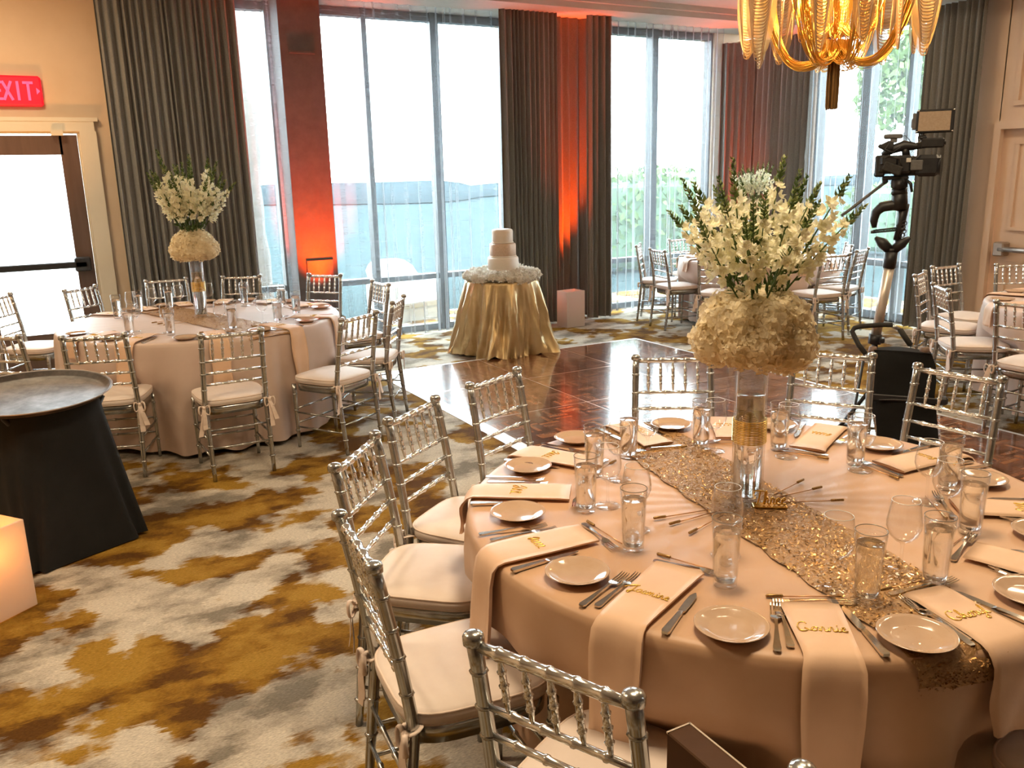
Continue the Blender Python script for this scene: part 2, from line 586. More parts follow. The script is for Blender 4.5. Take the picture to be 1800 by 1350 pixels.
XL, YN = -3.6, -3.4          # unseen left and near walls
XR, YB = 8.5, 9.15           # window walls
f = MB()
f.box(((XL+7.85)/2, (YN+8.35)/2, 3.72), (7.85-XL, 8.35-YN, .2))
ceil = f.obj('ceiling', m_ceil); tag(ceil, 'pale grey painted ceiling of the banquet room', 'ceiling', kind='structure')
f = MB()
f.box(((XL+9)/2, 8.9, 3.66), (9-XL, 1.1, .32))
f.box(((XL+7.9)/2, 8.325, 3.59), (7.9-XL, .05, .06))
t = f.obj('trim_1', m_ceil); tag(t, 'lower ceiling band over the back window wall', 'trim', kind='structure')
f = MB()
f.box((8.3, 3.0, 3.58), (.9, 10.7, .5))
f.box((7.83, 3.0, 3.56), (.05, 10.6, .06))
t = f.obj('trim_2', m_ceil); tag(t, 'lower ceiling band over the right hand wall', 'trim', kind='structure')

f = MB()
D0, D1, DH = -.62, .56, 2.28            # door opening
f.box(((XL+D0)/2, YB+.12, 1.75), (D0-XL, .24, 3.5))
f.box(((D0+D1)/2, YB+.12, (DH+3.5)/2), (D1-D0, .24, 3.5-DH))
f.box(((D1+1.72)/2, YB+.12, 1.75), (1.72-D1, .24, 3.5))
f.box((5.6, YB+.14, 1.75), (1.15, .28, 3.5))
f.box((8.42, YB+.14, 1.75), (.55, .28, 3.5))
wb = f.obj('wall_back', m_wall); tag(wb, 'warm tan painted wall around the left glass door', 'wall', kind='structure')
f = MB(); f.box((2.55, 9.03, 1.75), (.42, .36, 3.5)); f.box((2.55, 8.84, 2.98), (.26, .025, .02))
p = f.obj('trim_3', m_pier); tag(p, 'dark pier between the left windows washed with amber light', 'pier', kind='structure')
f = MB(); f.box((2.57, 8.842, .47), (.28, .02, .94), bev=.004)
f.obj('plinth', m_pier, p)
f = MB()
f.box((XR+.12, 8.45, 1.7), (.24, 1.45, 3.4))
f.box((XR+.12, 5.6, 1.7), (.24, .46, 3.4))
f.box((XR+.12, 4.83, 2.75), (.24, 1.1, 1.3))
f.box((XR+.12, .45, 1.7), (.24, 7.7, 3.4))
wr = f.obj('wall_right', m_wallr); tag(wr, 'peach toned panelled wall at the right', 'wall', kind='structure')
# panel mouldings on the right wall
for (y0, y1, z0, z1) in ((4.45, 5.22, 2.32, 3.2), (3.1, 4.15, 2.32, 3.2), (3.1, 4.15, .25, 2.15), (1.6, 2.8, .25, 3.2)):
    f = MB()
    for zz in (z0, z1):
        f.box((XR-.012, (y0+y1)/2, zz), (.025, y1-y0+.045, .045))
    for yy in (y0, y1):
        f.box((XR-.012, yy, (z0+z1)/2), (.025, .045, z1-z0-.047))
    f.obj('panel_moulding', m_wallr, wr)
f = MB(); f.box((XL-.1, 3, 1.85), (.2, 13, 3.7)); o = f.obj('wall_left', m_wall); tag(o, 'tan wall to the left outside the picture', 'wall', kind='structure')
f = MB(); f.box((3, YN-.1, 1.85), (13.5, .2, 3.7)); o = f.obj('wall_near', m_doorframe); tag(o, 'dark wood wall behind the viewer', 'wall', kind='structure')

# glass door at the left
d = empty('door_1', (0, 0, 0), 0, 'dark framed glass exit door with push bar at left', 'door'); d['kind'] = 'structure'
f = MB()
yd = YB+.02
x0, x1 = -.52, .46
f.box((x0+.06, yd, 1.11), (.12, .06, 2.2)); f.box((x1-.075, yd, 1.11), (.15, .06, 2.2))
f.box((0-.03, yd, 2.12), (.72, .06, .17)); f.box((-.03, yd, .2), (.72, .06, .38))
f.obj('door_frame', m_doorframe, d)
f = MB(); f.box((-.045, yd, 1.21), (.72, .012, 1.66)); f.obj('pane', m_pane, d)
f = MB(); f.box((-.03, yd-.09, 1.03), (.86, .05, .06), bev=.008); f.box((.36, yd-.07, 1.03), (.14, .09, .13), bev=.01); f.box((-.4, yd-.07, 1.03), (.1, .09, .10), bev=.01)
f.obj('push_bar', m_black, d)
f = MB()
for xx in (x0-.085, x1+.095):
    f.box((xx, YB-.015, 1.12), (.14, .07, 2.24))
f.box(((x0+x1)/2, YB-.015, 2.30), (x1-x0+.31, .07, .12)); f.box((x1+.052, YB+.06, 1.11), (.096, .12, 2.22)); f.box((x0-.052, YB+.06, 1.11), (.096, .12, 2.22)); f.box(((x0+x1)/2, YB+.06, 2.252), (x1-x0+.2, .12, .056))
f.box(((x0+x1)/2+.005, YB-.03, 2.345), (x1-x0+.37, .05, .035))
f.obj('casing', m_trim, d)
f = MB(); f.box((.30, YB-.06, 2.225), (.10, .04, .045)); f.obj('door_contact', m_trim, d)

# windows: black mullions, a pane in every opening, transom low down
WIN = [(1.72, 2.33, []), (2.79, 5.03, [3.33, 4.14]), (6.17, 8.16, [7.2])]
for k, (a, b2, ms) in enumerate(WIN):
    w = empty('window_%d' % (k+1), (0, 0, 0), 0, ('narrow tall window left of the amber lit pier', 'wide tall window behind the cake table', 'tall window right of the grey drapes')[k], 'window')
    w['kind'] = 'structure'
    edges = [a] + ms + [b2]
    for xx, ww in [(a, .08), (b2, .08)] + [(q, .055 if q == 3.33 else .10) for q in ms]:
        f = MB(); f.box((xx, YB+.1, 1.75), (ww, .14, 3.5)); f.obj('mullion', m_black, w)
    for z, hh in ((.63, .06), (.03, .08), (3.45, .08)):
        f = MB(); f.box(((a+b2)/2, YB+.1, z), (b2-a, .12, hh)); f.obj('transom', m_black, w)
    for i in range(len(edges)-1):
        for (z0, z1) in ((.07, .6), (.66, 3.41)):
            f = MB(); f.box(((edges[i]+edges[i+1])/2, YB+.11, (z0+z1)/2), (edges[i+1]-edges[i]-.04, .012, z1-z0)); f.obj('pane', m_pane, w)
w = empty('window_4', (0, 0, 0), 0, 'tall window in the right wall behind the video camera', 'window'); w['kind'] = 'structure'
for yy, ww in ((5.84, .08), (7.73, .08), (7.02, .12), (6.45, .05)):
    f = MB(); f.box((XR+.1, yy, 1.66), (.14, ww, 3.32)); f.obj('mullion', m_black, w)
for z, hh in ((.66, .07), (.05, .1), (3.28, .08)):
    f = MB(); f.box((XR+.1, 6.785, z), (.12, 1.9, hh)); f.obj('transom', m_black, w)
ys = [5.84, 6.45, 7.02, 7.73]
for i in range(3):
    for z0, z1 in ((.1, .62), (.7, 3.24)):
        f = MB(); f.box((XR+.11, (ys[i]+ys[i+1])/2, (z0+z1)/2), (.012, ys[i+1]-ys[i]-.05, z1-z0)); f.obj('pane', m_pane, w)

# panelled door in the right wall
d = empty('door_2', (0, 0, 0), 0, 'peach painted double door with steel push bar at right', 'door'); d['kind'] = 'structure'
f = MB(); f.box((XR+.06, 4.83, 1.05), (.06, 1.04, 2.1)); f.obj('door_leaf', m_wallr, d)
for z0, z1 in ((.15, .78), (1.12, 1.95)):
    f = MB()
    for zz in (z0, z1):
        f.box((XR+.022, 4.8, zz), (.03, .775, .035))
    for yy in (4.43, 5.17):
        f.box((XR+.022, yy, (z0+z1)/2), (.03, .035, z1-z0-.037))
    f.obj('door_panel', m_wallr, d)
f = MB()
f.box((XR-.02, 5.36, 1.04), (.06, .07, 2.08)); f.box((XR-.02, 4.83, 2.12), (.06, 1.13, .08)); f.box((XR-.02, 4.30, 1.04), (.06, .07, 2.08))
f.obj('casing', m_wallr, d)
f = MB(); f.tube([(XR-.07, 5.2, .92), (XR-.07, 4.42, .92)], .028, 10); f.box((XR-.03, 5.2, .92), (.12, .11, .14), bev=.012); f.box((XR-.03, 4.45, .92), (.12, .09, .10), bev=.012)
f.obj('push_bar', m_brass, d)
f = MB(); f.box((XR-.012, 2.1, .06), (.024, 4.2, .12)); o = f.obj('baseboard_right', m_wallr); tag(o, 'low baseboard along the right wall', 'baseboard', kind='structure')

# outside: terrace, low hills, hedge, trunk, shell chair
f = MB(); f.box((6, 60, -.12), (160, 140, .1)); f.box((60, -20, -.125), (100, 60, .1))
o = f.obj('ground', m_terrace); tag(o, 'pale terrace and ground outside the windows', 'ground', kind='structure')
f = MB()
f.grid(lambda i, j: (-70+i*2.8, 62+6*sin(i*.7), (0 if j == 0 else 1.0+.35*sin(i*.23)+.25*sin(i*.61+1)+.1*sin(i*1.7)) if j < 2 else 0) if j < 2 else (-70+i*2.8, 90, 0), 60, 2)
o = f.obj('hills', m_hill); tag(o, 'hazy low hillside beyond the terrace', 'hill', kind='structure')


def blob(f, c, r, n=900, s=.16, seed=0, mi=0):
    rr = random.Random(seed)
    for _ in range(n):
        u, w = rr.uniform(-1, 1), rr.uniform(0, 2*pi)
        q = sqrt(1-u*u)
        k = rr.uniform(.75, 1.0)
        p = Vector((c[0]+r[0]*k*q*cos(w), c[1]+r[1]*k*q*sin(w), c[2]+r[2]*k*u))
        a = Vector((rr.uniform(-1, 1), rr.uniform(-1, 1), rr.uniform(-1, 1))).normalized()*s
        bb = a.cross(Vector((rr.uniform(-1, 1), rr.uniform(-1, 1), rr.uniform(-1, 1)))).normalized()*s*.5
        f.add([p-a, p+bb, p+a, p-bb], [(0, 1, 2, 3)], mi)


for k, (c, r, lab) in enumerate((((10.3, 13.2, .9), (2.2, .5, 1.0), 'clipped green hedge outside the window behind the far table'),
                                 ((15.5, 10.2, .75), (.5, 3.2, .85), 'low green hedge outside the right wall window'))):
    h = empty('hedge', (c[0], c[1], 0), 0, lab, 'hedge')
    f = MB(); f.box((0, 0, c[2]*.9), (r[0]*1.7, r[1]*1.5, c[2]*1.7), bev=.1); f.obj('hedge_body', m_hedge, h)
    f = MB(); blob(f, (0, 0, c[2]), (r[0], r[1]*1.1, r[2]), 1500, .10, k); o = f.obj('leaves', m_leaf, h); o['kind'] = 'stuff'
for k, (x, y, hh, lab) in enumerate(((2.35, 10.9, 7, 'rough grey palm trunk outside the narrow left window'),)):
    t = empty('palm_tree', (x, y, -.07), 0, lab, 'tree')
    f = MB()
    f.tube([(.02*sin(i*.9), 0, i*.3) for i in range(24)], [.17+(.02 if i % 2 else 0) for i in range(24)], 14)
    f.obj('trunk', m_bark, t)
    f = MB()
    for a in range(14):
        w = a*2*pi/14
        pts = [(cos(w)*s*.22, sin(w)*s*.22, 6.9+.5*sin(s*.35)-.012*s*s) for s in range(11)]
        f.tube(pts, [.03]*11, 4)
        for s in range(1, 11):
            q = Vector(pts[s]); tt = Vector((-sin(w), cos(w), 0))
            for sg in (-1, 1):
                f.add([q, q+tt*sg*.35+Vector((cos(w)*.2, sin(w)*.2, -.2)), q+Vector((cos(w)*.12, sin(w)*.12, 0))], [(0, 1, 2)])
    f.obj('fronds', m_leaf, t)
for k, (x, y, hh) in enumerate(((18.5, 13.9, 6.4),)):
    t = empty('tree', (x, y, -.07), 0, 'leafy tree standing outside beyond the right wall window', 'tree')
    f = MB(); f.tube([(0, 0, 0), (.1, .05, 1.3), (0, .1, 2.6)], [.14, .11, .07], 10); f.obj('trunk', m_bark, t)
    f = MB()
    for q in range(6):
        blob(f, (rnd.uniform(-.8, .8), rnd.uniform(-.8, .8), hh*.62+rnd.uniform(-.7, .7)), (.8, .8, .7), 240, .14, k*10+q)
    o = f.obj('crown', m_leaf, t); o['kind'] = 'stuff'
f = MB(); f.box((-2.2, 12.3, -.055), (6.2, 5.4, .05)); o = f.obj('ground_added_white', m_outw); tag(o, 'added white slab that whitens the view through the glass door', 'ground', kind='structure')  # added so the view through the door glass burns out white
f = MB(); f.box((-3.0, 15.2, 1.2), (9, .25, 2.5)); f.box((-3.0, 15.2, 2.5), (9.1, .4, .1)); o = f.obj('wall_added_white', m_outw); tag(o, 'added white wall standing in for glare behind the glass door', 'wall', kind='structure')  # invented backing, whitens the upper view through the door glass
t = empty('outdoor_chair', (4.05, 10.3, -.07), .3, 'white moulded shell chair on the terrace outside the window', 'chair')
f = MB(); f.grid(lambda i, j: ((.42-.06*abs(j/8-.4))*(i/8-.5)*2, .34*(1-((i/8-.5)*2)**2)*.35+.25*j/8, .36+.44*(j/8)*(1-.25*((i/8-.5)*2)**4)), 8, 8); f.obj('shell', m_outw, t)
f = MB(); f.box((0, -.12, .3), (.84, .6, .14), bev=.06); f.obj('seat', m_outw, t)
for sx in (-1, 1):
    f = MB(); f.box((sx*.40, -.1, .36), (.10, .62, .44), bev=.045); f.obj('armrest', m_outw, t)
f = MB(); f.box((0, -.1, .115), (.74, .52, .23), bev=.03); f.obj('base', m_outw, t)

# drapes and sheers ------------------------------------------------


def drape(name, p0, p1, z0, z1, nf, amp, m, seed, label, cat, cols=8, rows=10, pinch=.55, sharp=1.0, group=None, lean=0):
    rr = random.Random(seed)
    inc = [rr.uniform(.6, 1.4) for _ in range(nf)]
    tot = sum(inc)
    ks = [0]
    for q in inc:
        ks.append(ks[-1]+q/tot)
    am = [rr.uniform(.65, 1.25) for _ in range(nf)]
    ph = [rr.uniform(-1, 1) for _ in range(nf)]
    d = Vector((p1[0]-p0[0], p1[1]-p0[1], 0)); nrm = Vector((-d.y, d.x, 0)).normalized(); dn = d.normalized(); wid = d.length

    def fn(i, j):
        t = j/rows
        z = z1+(z0-z1)*t
        kf = min(i//cols, nf-1)
        u = i/cols-kf
        s = ks[kf]+(ks[kf+1]-ks[kf])*u
        a = amp*am[kf]*(pinch+(1-pinch)*t)
        w = sin(2*pi*u)
        w = math.copysign(abs(w)**sharp, w)
        sway = ph[kf]*.25*sin(pi*u)*t/nf*wid + lean*t*(1-s)
        q = Vector((p0[0], p0[1], 0))+d*s+nrm*(a*w)+dn*(sway + .35*a*sin(4*pi*u)*t)
        return (q.x, q.y, z+.012*rr.random()*(1 if j == rows else 0))
    f = MB(); f.grid(fn, nf*cols, rows)
    o = f.obj(name, m); tag(o, label, cat, group)
    return o


GD = 'heavy grey drapes'
drape('drape', (.72, 8.80), (1.93, 8.80), .02, 3.5, 19, .05, m_curtain, 1, 'wide grey drape between the glass door and left windows', 'curtain', group=GD, lean=0)
drape('drape', (4.69, 8.70), (5.43, 8.70), .02, 3.5, 12, .045, m_curtain, 2, 'grey drape directly behind the wedding cake', 'curtain', group=GD)
drape('drape', (5.40, 8.90), (6.04, 8.90), .02, 3.5, 6, .05, m_curtain, 3, 'recessed grey drape washed amber above the white box', 'curtain', group=GD)
drape('drape', (5.80, 8.66), (6.14, 8.66), .02, 3.5, 4, .055, m_curtain, 4, 'narrow grey drape right of the amber washed one', 'curtain', group=GD)
drape('drape', (7.98, 8.82), (8.36, 8.60), .02, 3.32, 5, .05, m_curtain, 5, 'grey drape in the room corner washed with amber', 'curtain', group=GD)
drape('drape', (8.36, 8.62), (8.36, 7.66), .02, 3.32, 11, .055, m_curtain, 6, 'grey drape between the corner and the right window', 'curtain', group=GD)
drape('drape', (8.32, 6.14), (8.32, 5.50), .02, 3.32, 9, .06, m_curtain, 7, 'dark taupe drape behind the video camera', 'curtain', group=GD)
GS = 'sheer window curtains'
drape('sheer_curtain', (1.80, 8.90), (2.36, 8.90), .03, 3.5, 5, .035, m_sheer, 11, 'sheer over the narrow window left of the amber pier', 'curtain', rows=8, sharp=1.4, group=GS)
drape('sheer_curtain', (2.73, 8.89), (3.34, 8.87), .03, 3.5, 4, .04, m_sheer, 12, 'sheer panel left of the thin black mullion', 'curtain', rows=8, sharp=1.6, group=GS)
drape('sheer_curtain', (3.32, 8.88), (4.14, 8.88), .03, 3.5, 6, .045, m_sheer, 13, 'sheer panel between the two black mullions', 'curtain', rows=8, sharp=1.7, group=GS)
drape('sheer_curtain', (4.10, 8.87), (4.80, 8.87), .03, 3.5, 5, .04, m_sheer, 14, 'sheer panel just left of the cake drape', 'curtain', rows=8, sharp=1.5, group=GS)
drape('sheer_curtain', (6.12, 8.86), (7.22, 8.86), .03, 3.5, 8, .045, m_sheer, 15, 'sheer over the window right of the middle drapes', 'curtain', rows=8, sharp=1.6, group=GS)
drape('sheer_curtain', (7.18, 8.87), (8.05, 8.87), .03, 3.5, 7, .045, m_sheer, 16, 'sheer panel beside the corner drape', 'curtain', rows=8, sharp=1.6, group=GS)
drape('sheer_curtain', (8.42, 7.75), (8.42, 6.98), .03, 3.32, 7, .04, m_sheer, 17, 'sheer on the right window above the far table', 'curtain', rows=8, sharp=1.6, group=GS)
drape('sheer_curtain', (8.42, 7.02), (8.42, 6.02), .03, 3.32, 9, .045, m_sheer, 18, 'sheer on the right window beside the taupe drape', 'curtain', rows=8, sharp=1.6, group=GS)

# exit sign ----------------------------------------------------------
t = empty('exit_sign', (0, 9.12, 2.585), 0, 'glowing red exit sign on the wall above the glass door', 'sign')
f = MB(); f.box((0, 0, 0), (.46, .035, .26), bev=.02); f.obj('sign_panel', m_exitb, t)
f = MB()


def letters(f, word, h, w, gap, th, y):
    segs = {'E': [((0, 0), (0, 1)), ((0, 0), (1, 0)), ((0, .5), (.85, .5)), ((0, 1), (1, 1))], 'X': [((0, 0), (1, 1)), ((0, 1), (1, 0))], 'I': [((.5, 0), (.5, 1))], 'T': [((.5, 0), (.5, 1)), ((0, 1), (1, 1))]}
    x = -(len(word)*w+(len(word)-1)*gap)/2
    for ch in word:
        for (a, b2) in segs[ch]:
            p = Vector((x+a[0]*w, y, (a[1]-.5)*h)); q = Vector((x+b2[0]*w, y, (b2[1]-.5)*h))
            m = (p+q)/2; ln = (q-p).length+th
            ang = atan2(q.z-p.z, q.x-p.x)
            f.box(m, (ln, .008, th), rot=Matrix.Rotation(-ang, 3, 'Y'))
        x += w+gap


letters(f, 'EXIT', .14, .06, .022, .022, -.022)
f.add([(-.185, -.022, .0), (-.215, -.022, .03), (-.215, -.022, -.03)][::-1] + [(.185, -.022, .03), (.215, -.022, 0), (.185, -.022, -.03)], [(0, 1, 2), (3, 4, 5)])
f.obj('letters', m_exit, t)

# ================================================================ DANCE FLOOR
DX0, DX1, DY1 = 2.66, 5.48, 7.26
PW = (DX1-DX0)/3
df = empty('dance_floor', ((DX0+DX1)/2, 4.85, 0), 0, 'glossy dark parquet dance floor with white edging laid on the carpet', 'dance floor')
ox, oy = (DX0+DX1)/2, 4.85
pm = MB()
NB = 6
bs = (PW-.006)/NB
for i in range(NB):
    for j in range(NB):
        cx_, cy_ = -PW/2+.003+(i+.5)*bs, -PW/2+.003+(j+.5)*bs
        for k in range(5):
            o_ = -bs/2+(k+.5)*bs/5
            hz = .0204+.0003*((i*7+j*3+k*5) % 3)
            if (i+j) % 2:
                pm.box((cx_, cy_+o_, hz/2), (bs-.0012, bs/5-.0012, hz))
            else:
                pm.box((cx_+o_, cy_, hz/2), (bs/5-.0012, bs-.0012, hz))
pmesh = pm.mesh('parquet_panel', m_wood)
for i in range(3):
    for j in range(6):
        link('parquet_panel', pmesh, df, (DX0+(i+.5)*PW-ox, DY1-(j+.5)*PW-oy, 0), (pi/2)*((i+j) % 2))
DY0 = DY1-6*PW
sm = MB()
for i in (1, 2):
    sm.box((DX0+i*PW-ox, (DY0+DY1)/2-oy, .0108), (.006, DY1-DY0, .0212))
for j in range(1, 6):
    sm.box((0, DY1-j*PW-oy, .0108), (DX1-DX0, .006, .0212))
m_seam = mat('aluminium_seam', (.55, .45, .38), .3, metal=.7)
sm.obj('seam_strip', m_seam, df)
m_edge = mat('white_metal_edging', (.78, .77, .75), .35, metal=.3)
for (a, b2) in (((DX0, DY0), (DX0, DY1)), ((DX0, DY1), (DX1, DY1)), ((DX1, DY1), (DX1, DY0)), ((DX1, DY0), (DX0, DY0))):
    d = Vector((b2[0]-a[0], b2[1]-a[1], 0)); n = Vector((-d.y, d.x, 0)).normalized(); dd = d.normalized()*.08
    A = Vector((a[0]-ox, a[1]-oy, 0)); B = Vector((b2[0]-ox, b2[1]-oy, 0))
    f = MB(); up = Vector((0, 0, .022))
    f.add([A, B, B+n*.08+dd, A+n*.08-dd, A+up, B+up, B+up+n*.025, A+up+n*.025, B+n*.08+dd+Vector((0, 0, .004)), A+n*.08-dd+Vector((0, 0, .004))], [(4, 5, 6, 7), (7, 6, 8, 9), (9, 8, 2, 3), (0, 1, 5, 4), (0, 3, 2, 1)])
    f.obj('edge_strip', m_edge, df)

# ================================================================ CHAIRS


def lerp(a, b, t):
    return a+(b-a)*t


def make_chair():
    """silver ballroom chair; front looks along +Y, origin on the floor under the seat"""
    root = empty('ballroom_chair', (0, 0, -50))
    # rear posts: foot, seat joint, top
    def post(t, s):          # t 0..1 over height .90
        z = .895*t
        if z < .45:
            return Vector((s*lerp(.178, .180, z/.45), lerp(-.235, -.185, z/.45), z))
        k = (z-.45)/.445
        return Vector((s*lerp(.180, .1725, k), -.185-.07*k**1.25, z))
    ringz = [.10, .22, .33, .56, .66, .735, .82]
    f = MB()
    for s in (1,):
        ts = [i/16 for i in range(17)]
        f.tube([post(t, s) for t in ts], [.0125+.0035*min(1, t*3) for t in ts], 10)
        for z in ringz:
            p = post(z/.895, s)
            f.tube([p+Vector((0, 0, -.006)), p, p+Vector((0, 0, .006))], [.0155, .020, .0155], 10)
        p = post(1, s)
        f.lathe([(.016, -.012), (.0215, -.008), (.022, .006), (.019, .013), (.010, .017), (.004, .018)], 12, p, capb=True, capt=True)
    rp = f.mesh('back_post', m_silver)
    f2 = MB(); f2.v = [(-x, y, z) for x, y, z in f.v]; f2.f = [tuple(reversed(q)) for q in f.f]; f2.mi = f.mi; f2.sm = f.sm
    lp = f2.mesh('back_post', m_silver)
    link('back_post', lp, root); link('back_post', rp, root)
    # front legs
    f = MB()
    pts = [Vector((.185, .19-.008*(1-i/8), .44*i/8)) for i in range(9)]
    f.tube(pts, [.011+.0045*i/8 for i in range(9)], 10)
    for z in (.12, .26, .37):
        p = Vector((.185, .187, z)); f.tube([p+Vector((0, 0, -.006)), p, p+Vector((0, 0, .006))], [.0145, .0185, .0145], 10)
    m1 = f.mesh('leg', m_silver)
    f2 = MB(); f2.v = [(-x, y, z) for x, y, z in f.v]; f2.f = [tuple(reversed(q)) for q in f.f]; f2.mi = f.mi; f2.sm = f.sm
    link('leg', f2.mesh('leg', m_silver), root); link('leg', m1, root)

    def bamboo(a, b2, r, n, nr, rr=1.35):
        f = MB()
        a, b2 = Vector(a), Vector(b2)
        pts, rs = [a], [r*.8]
        for k in range(nr):
            t = (k+1)/(nr+1)
            for dt, m in ((-.022, 1), (-.010, rr), (.010, rr), (.022, 1)):
                pts.append(a.lerp(b2, t+dt)); rs.append(r*m)
        pts.append(b2); rs.append(r*.8)
        f.tube(pts, rs, n)
        return f
    a, b2 = post(.985, -1), post(.985, 1)
    bamboo(a, b2, .0125, 10, 5, 1.18).obj('top_rail', m_rail, root)
    zr = [.735, .66, .59]
    for z in zr:
        a, b2 = post(z/.895, -1), post(z/.895, 1)
        bamboo(a, b2, .0085, 8, 4, 1.3).obj('back_rail', m_rail, root)
    for k in range(5):
        u = -1+2*(k+1)/6
        a = Vector((u*.172, post(.735/.895, 1).y, .735)); b2 = Vector((u*.170, post(.985, 1).y, .88))
        f = MB()
        prof = [(0, .0035), (.12, .006), (.24, .0075), (.27, .0105), (.30, .0075), (.47, .0078), (.50, .0112), (.53, .0078), (.70, .0075), (.73, .0105), (.76, .0075), (.88, .006), (1, .0035)]
        f.tube([a.lerp(b2, t) for t, _ in prof], [r for _, r in prof], 7)
        f.obj('spindle', m_rail, root)
    # seat frame
    f = MB()

    def outline(k, z, sc):
        w = 2*pi*k/40
        c, s_ = cos(w), sin(w)
        e = .48
        x = math.copysign(abs(c)**e, c); y = math.copysign(abs(s_)**e, s_)
        wx = .186+.014*(y*.5+.5)
        return (x*wx*sc, y*.198*sc+.002, z)
    f.grid(lambda i, j: outline(i, [.405, .40, .44, .452, .452][j], [.90, .99, 1.0, .97, .1][j]), 40, 4, closeu=True)
    f.obj('seat_frame', m_silver, root)
    # cushion
    f = MB()
    zz = [.453, .455, .463, .482, .492, .497, .503, .507, .508]
    sc = [.5, 1.0, 1.055, 1.06, 1.03, .98, .75, .4, .0]
    f.grid(lambda i, j: outline(i, zz[j], sc[j]), 40, 8, closeu=True)
    cu = f.obj('cushion', m_cush, root)
    f = MB()
    f.tube([outline(i, .490, 1.043) for i in range(40)], .0035, 5, closed=True)
    f.tube([outline(i, .458, 1.03) for i in range(40)], .003, 5, closed=True)
    f.obj('piping', m_tie, cu)
    for s in (-1, 1):
        f = MB()
        p = Vector((s*.181, -.19, .462))
        f.tube([p+Vector((cos(w)*.021, sin(w)*.021, .004*sin(w*2))) for w in [i*2*pi/12 for i in range(12)]], .009, 5, closed=True, flat=.35, up=(0, 0, 1))
        k = p+Vector((s*.012, -.022, -.004))
        f.box(k, (.02, .018, .02), bev=.005)
        for q, ln in ((-1, .17), (1, .13)):
            pts = [k+Vector((q*.012*i/4+s*.004*i, -.004*i-.006*sin(i), -ln*i/5)) for i in range(6)]
            for i in range(5):
                a, b2 = pts[i], pts[i+1]
                wv = Vector((.010+.001*i, .004, 0))
                f.add([a-wv, a+wv, b2+wv, b2-wv, a-wv+Vector((0, .002, 0)), a+wv+Vector((0, .002, 0)), b2+wv+Vector((0, .002, 0)), b2-wv+Vector((0, .002, 0))], [(0, 1, 2, 3), (7, 6, 5, 4), (0, 3, 7, 4), (1, 5, 6, 2)])
            lp_ = [k+Vector((q*(.006+.026*sin(pi*i/7)), -.010*sin(pi*i/7), -.028*(i/7)+.022*sin(2*pi*i/7))) for i in range(8)]
            f.tube(lp_, .008, 5, flat=.4)
        f.obj('tie', m_tie, cu)
    # stretchers
    for z in (.17, .27):
        bamboo((-.185, .187, z), (.185, .187, z), .007, 8, 2).obj('stretcher', m_silver, root)
    bamboo((-.178, -.218, .20), (.178, -.218, .20), .007, 8, 2).obj('stretcher', m_silver, root)
    bamboo((-.179, -.205, .31), (.179, -.205, .31), .007, 8, 2).obj('stretcher', m_silver, root)
    for s in (-1, 1):
        bamboo((s*.185, .185, .145), (s*.179, -.22, .145), .007, 8, 2).obj('stretcher', m_silver, root)
        bamboo((s*.185, .185, .245), (s*.179, -.21, .245), .007, 8, 2).obj('stretcher', m_silver, root)
    return root


CHAIR0 = make_chair()
CHAIR_TREE = tree_of(CHAIR0)
_first = [True]
NEAR_C = (1.845, 1.81)
LEFT_C = (1.02, 6.68)
FAR_C = (7.36, 7.40)
RIGHT_C = (6.72, 3.15)


def place_chair(mid, ang, label, group, z=0):
    """mid: middle of the top rail in plan; ang: heading in degrees the sitter looks towards"""
    a = radians(ang)
    x, y = mid[0]+cos(a)*.252, mid[1]+sin(a)*.252
    rz = a-pi/2
    if _first[0]:
        _first[0] = False
        CHAIR0.location = (x, y, z); CHAIR0.rotation_euler = (0, 0, rz)
        tag(CHAIR0, label, 'chair', group)
    else:
        o = copy_tree(CHAIR0, CHAIR_TREE, (x, y, z), rz, label, group)
        o['category'] = 'chair'
    return (x, y, rz)


GN = 'silver ballroom chairs around the near table'
CH_N = [((1.68, 3.234), 25-90, "silver chair at the near table standing nearest the dance floor's white edge", 0),
        ((1.176, 2.947), 36-90, 'silver chair at the near table, second along from the dance floor corner', 0),
        ((.825, 2.58), 49-90, 'silver chair at the near table, third along from the dance floor', 0),
        ((.591, 1.90), 85-90, 'silver chair seen edge-on just behind the foremost chair', 0),
        ((.707, 1.181), 115-90, 'foremost silver chair with its back rail towards the viewer', 0),
        ((2.522, 3.05), 239, 'silver chair whose back stands out against the bright parquet behind the vase', .021),
        ((3.179, 2.697), 212, 'silver chair at the near table just left of the black trolley', .021),
        ((3.281, 2.137), 189, 'silver chair at the near table in front of the black trolley on its right side', .021),
        ((1.02, .65), 54, 'silver chair at the picture bottom, only a finial and blush seat showing', 0),
        ((1.88, .50), 91, 'silver chair in the bottom right corner, only its blush seat corner showing', 0)]
GL = 'silver ballroom chairs around the left table'
CH_L = [((.93, 5.13), 91, 'silver chair seen from behind with two ribbon bows, centre front of left table', 0),
        ((.22, 5.51), 72, 'silver chair at the left table half hidden by the black tray stand', 0),
        ((-.30, 5.90), 52, 'silver chair at left picture edge just behind the round tray', 0),
        ((-.33, 8.05), -30, 'silver chair at left picture edge against the bright door glass', 0),
        ((.28, 8.22), -47, 'silver chair in front of the glass door at the left table', 0),
        ((1.0, 8.42), -92, 'silver chair against the wide grey drape, left of the tall vase', 0),
        ((1.63, 8.22), -118, 'silver chair against the wide grey drape, right of the tall vase', 0),
        ((2.30, 7.80), -140, 'silver chair in front of the amber lit pier', 0),
        ((2.50, 6.87), 183, 'silver chair at the left table in front of the window mullion', 0),
        ((2.25, 5.83), 145, "silver chair at the left table closest to the dance floor's white corner", 0),
        ((1.76, 5.27), 121, 'silver chair with pale seat at the right front of the left table', 0)]
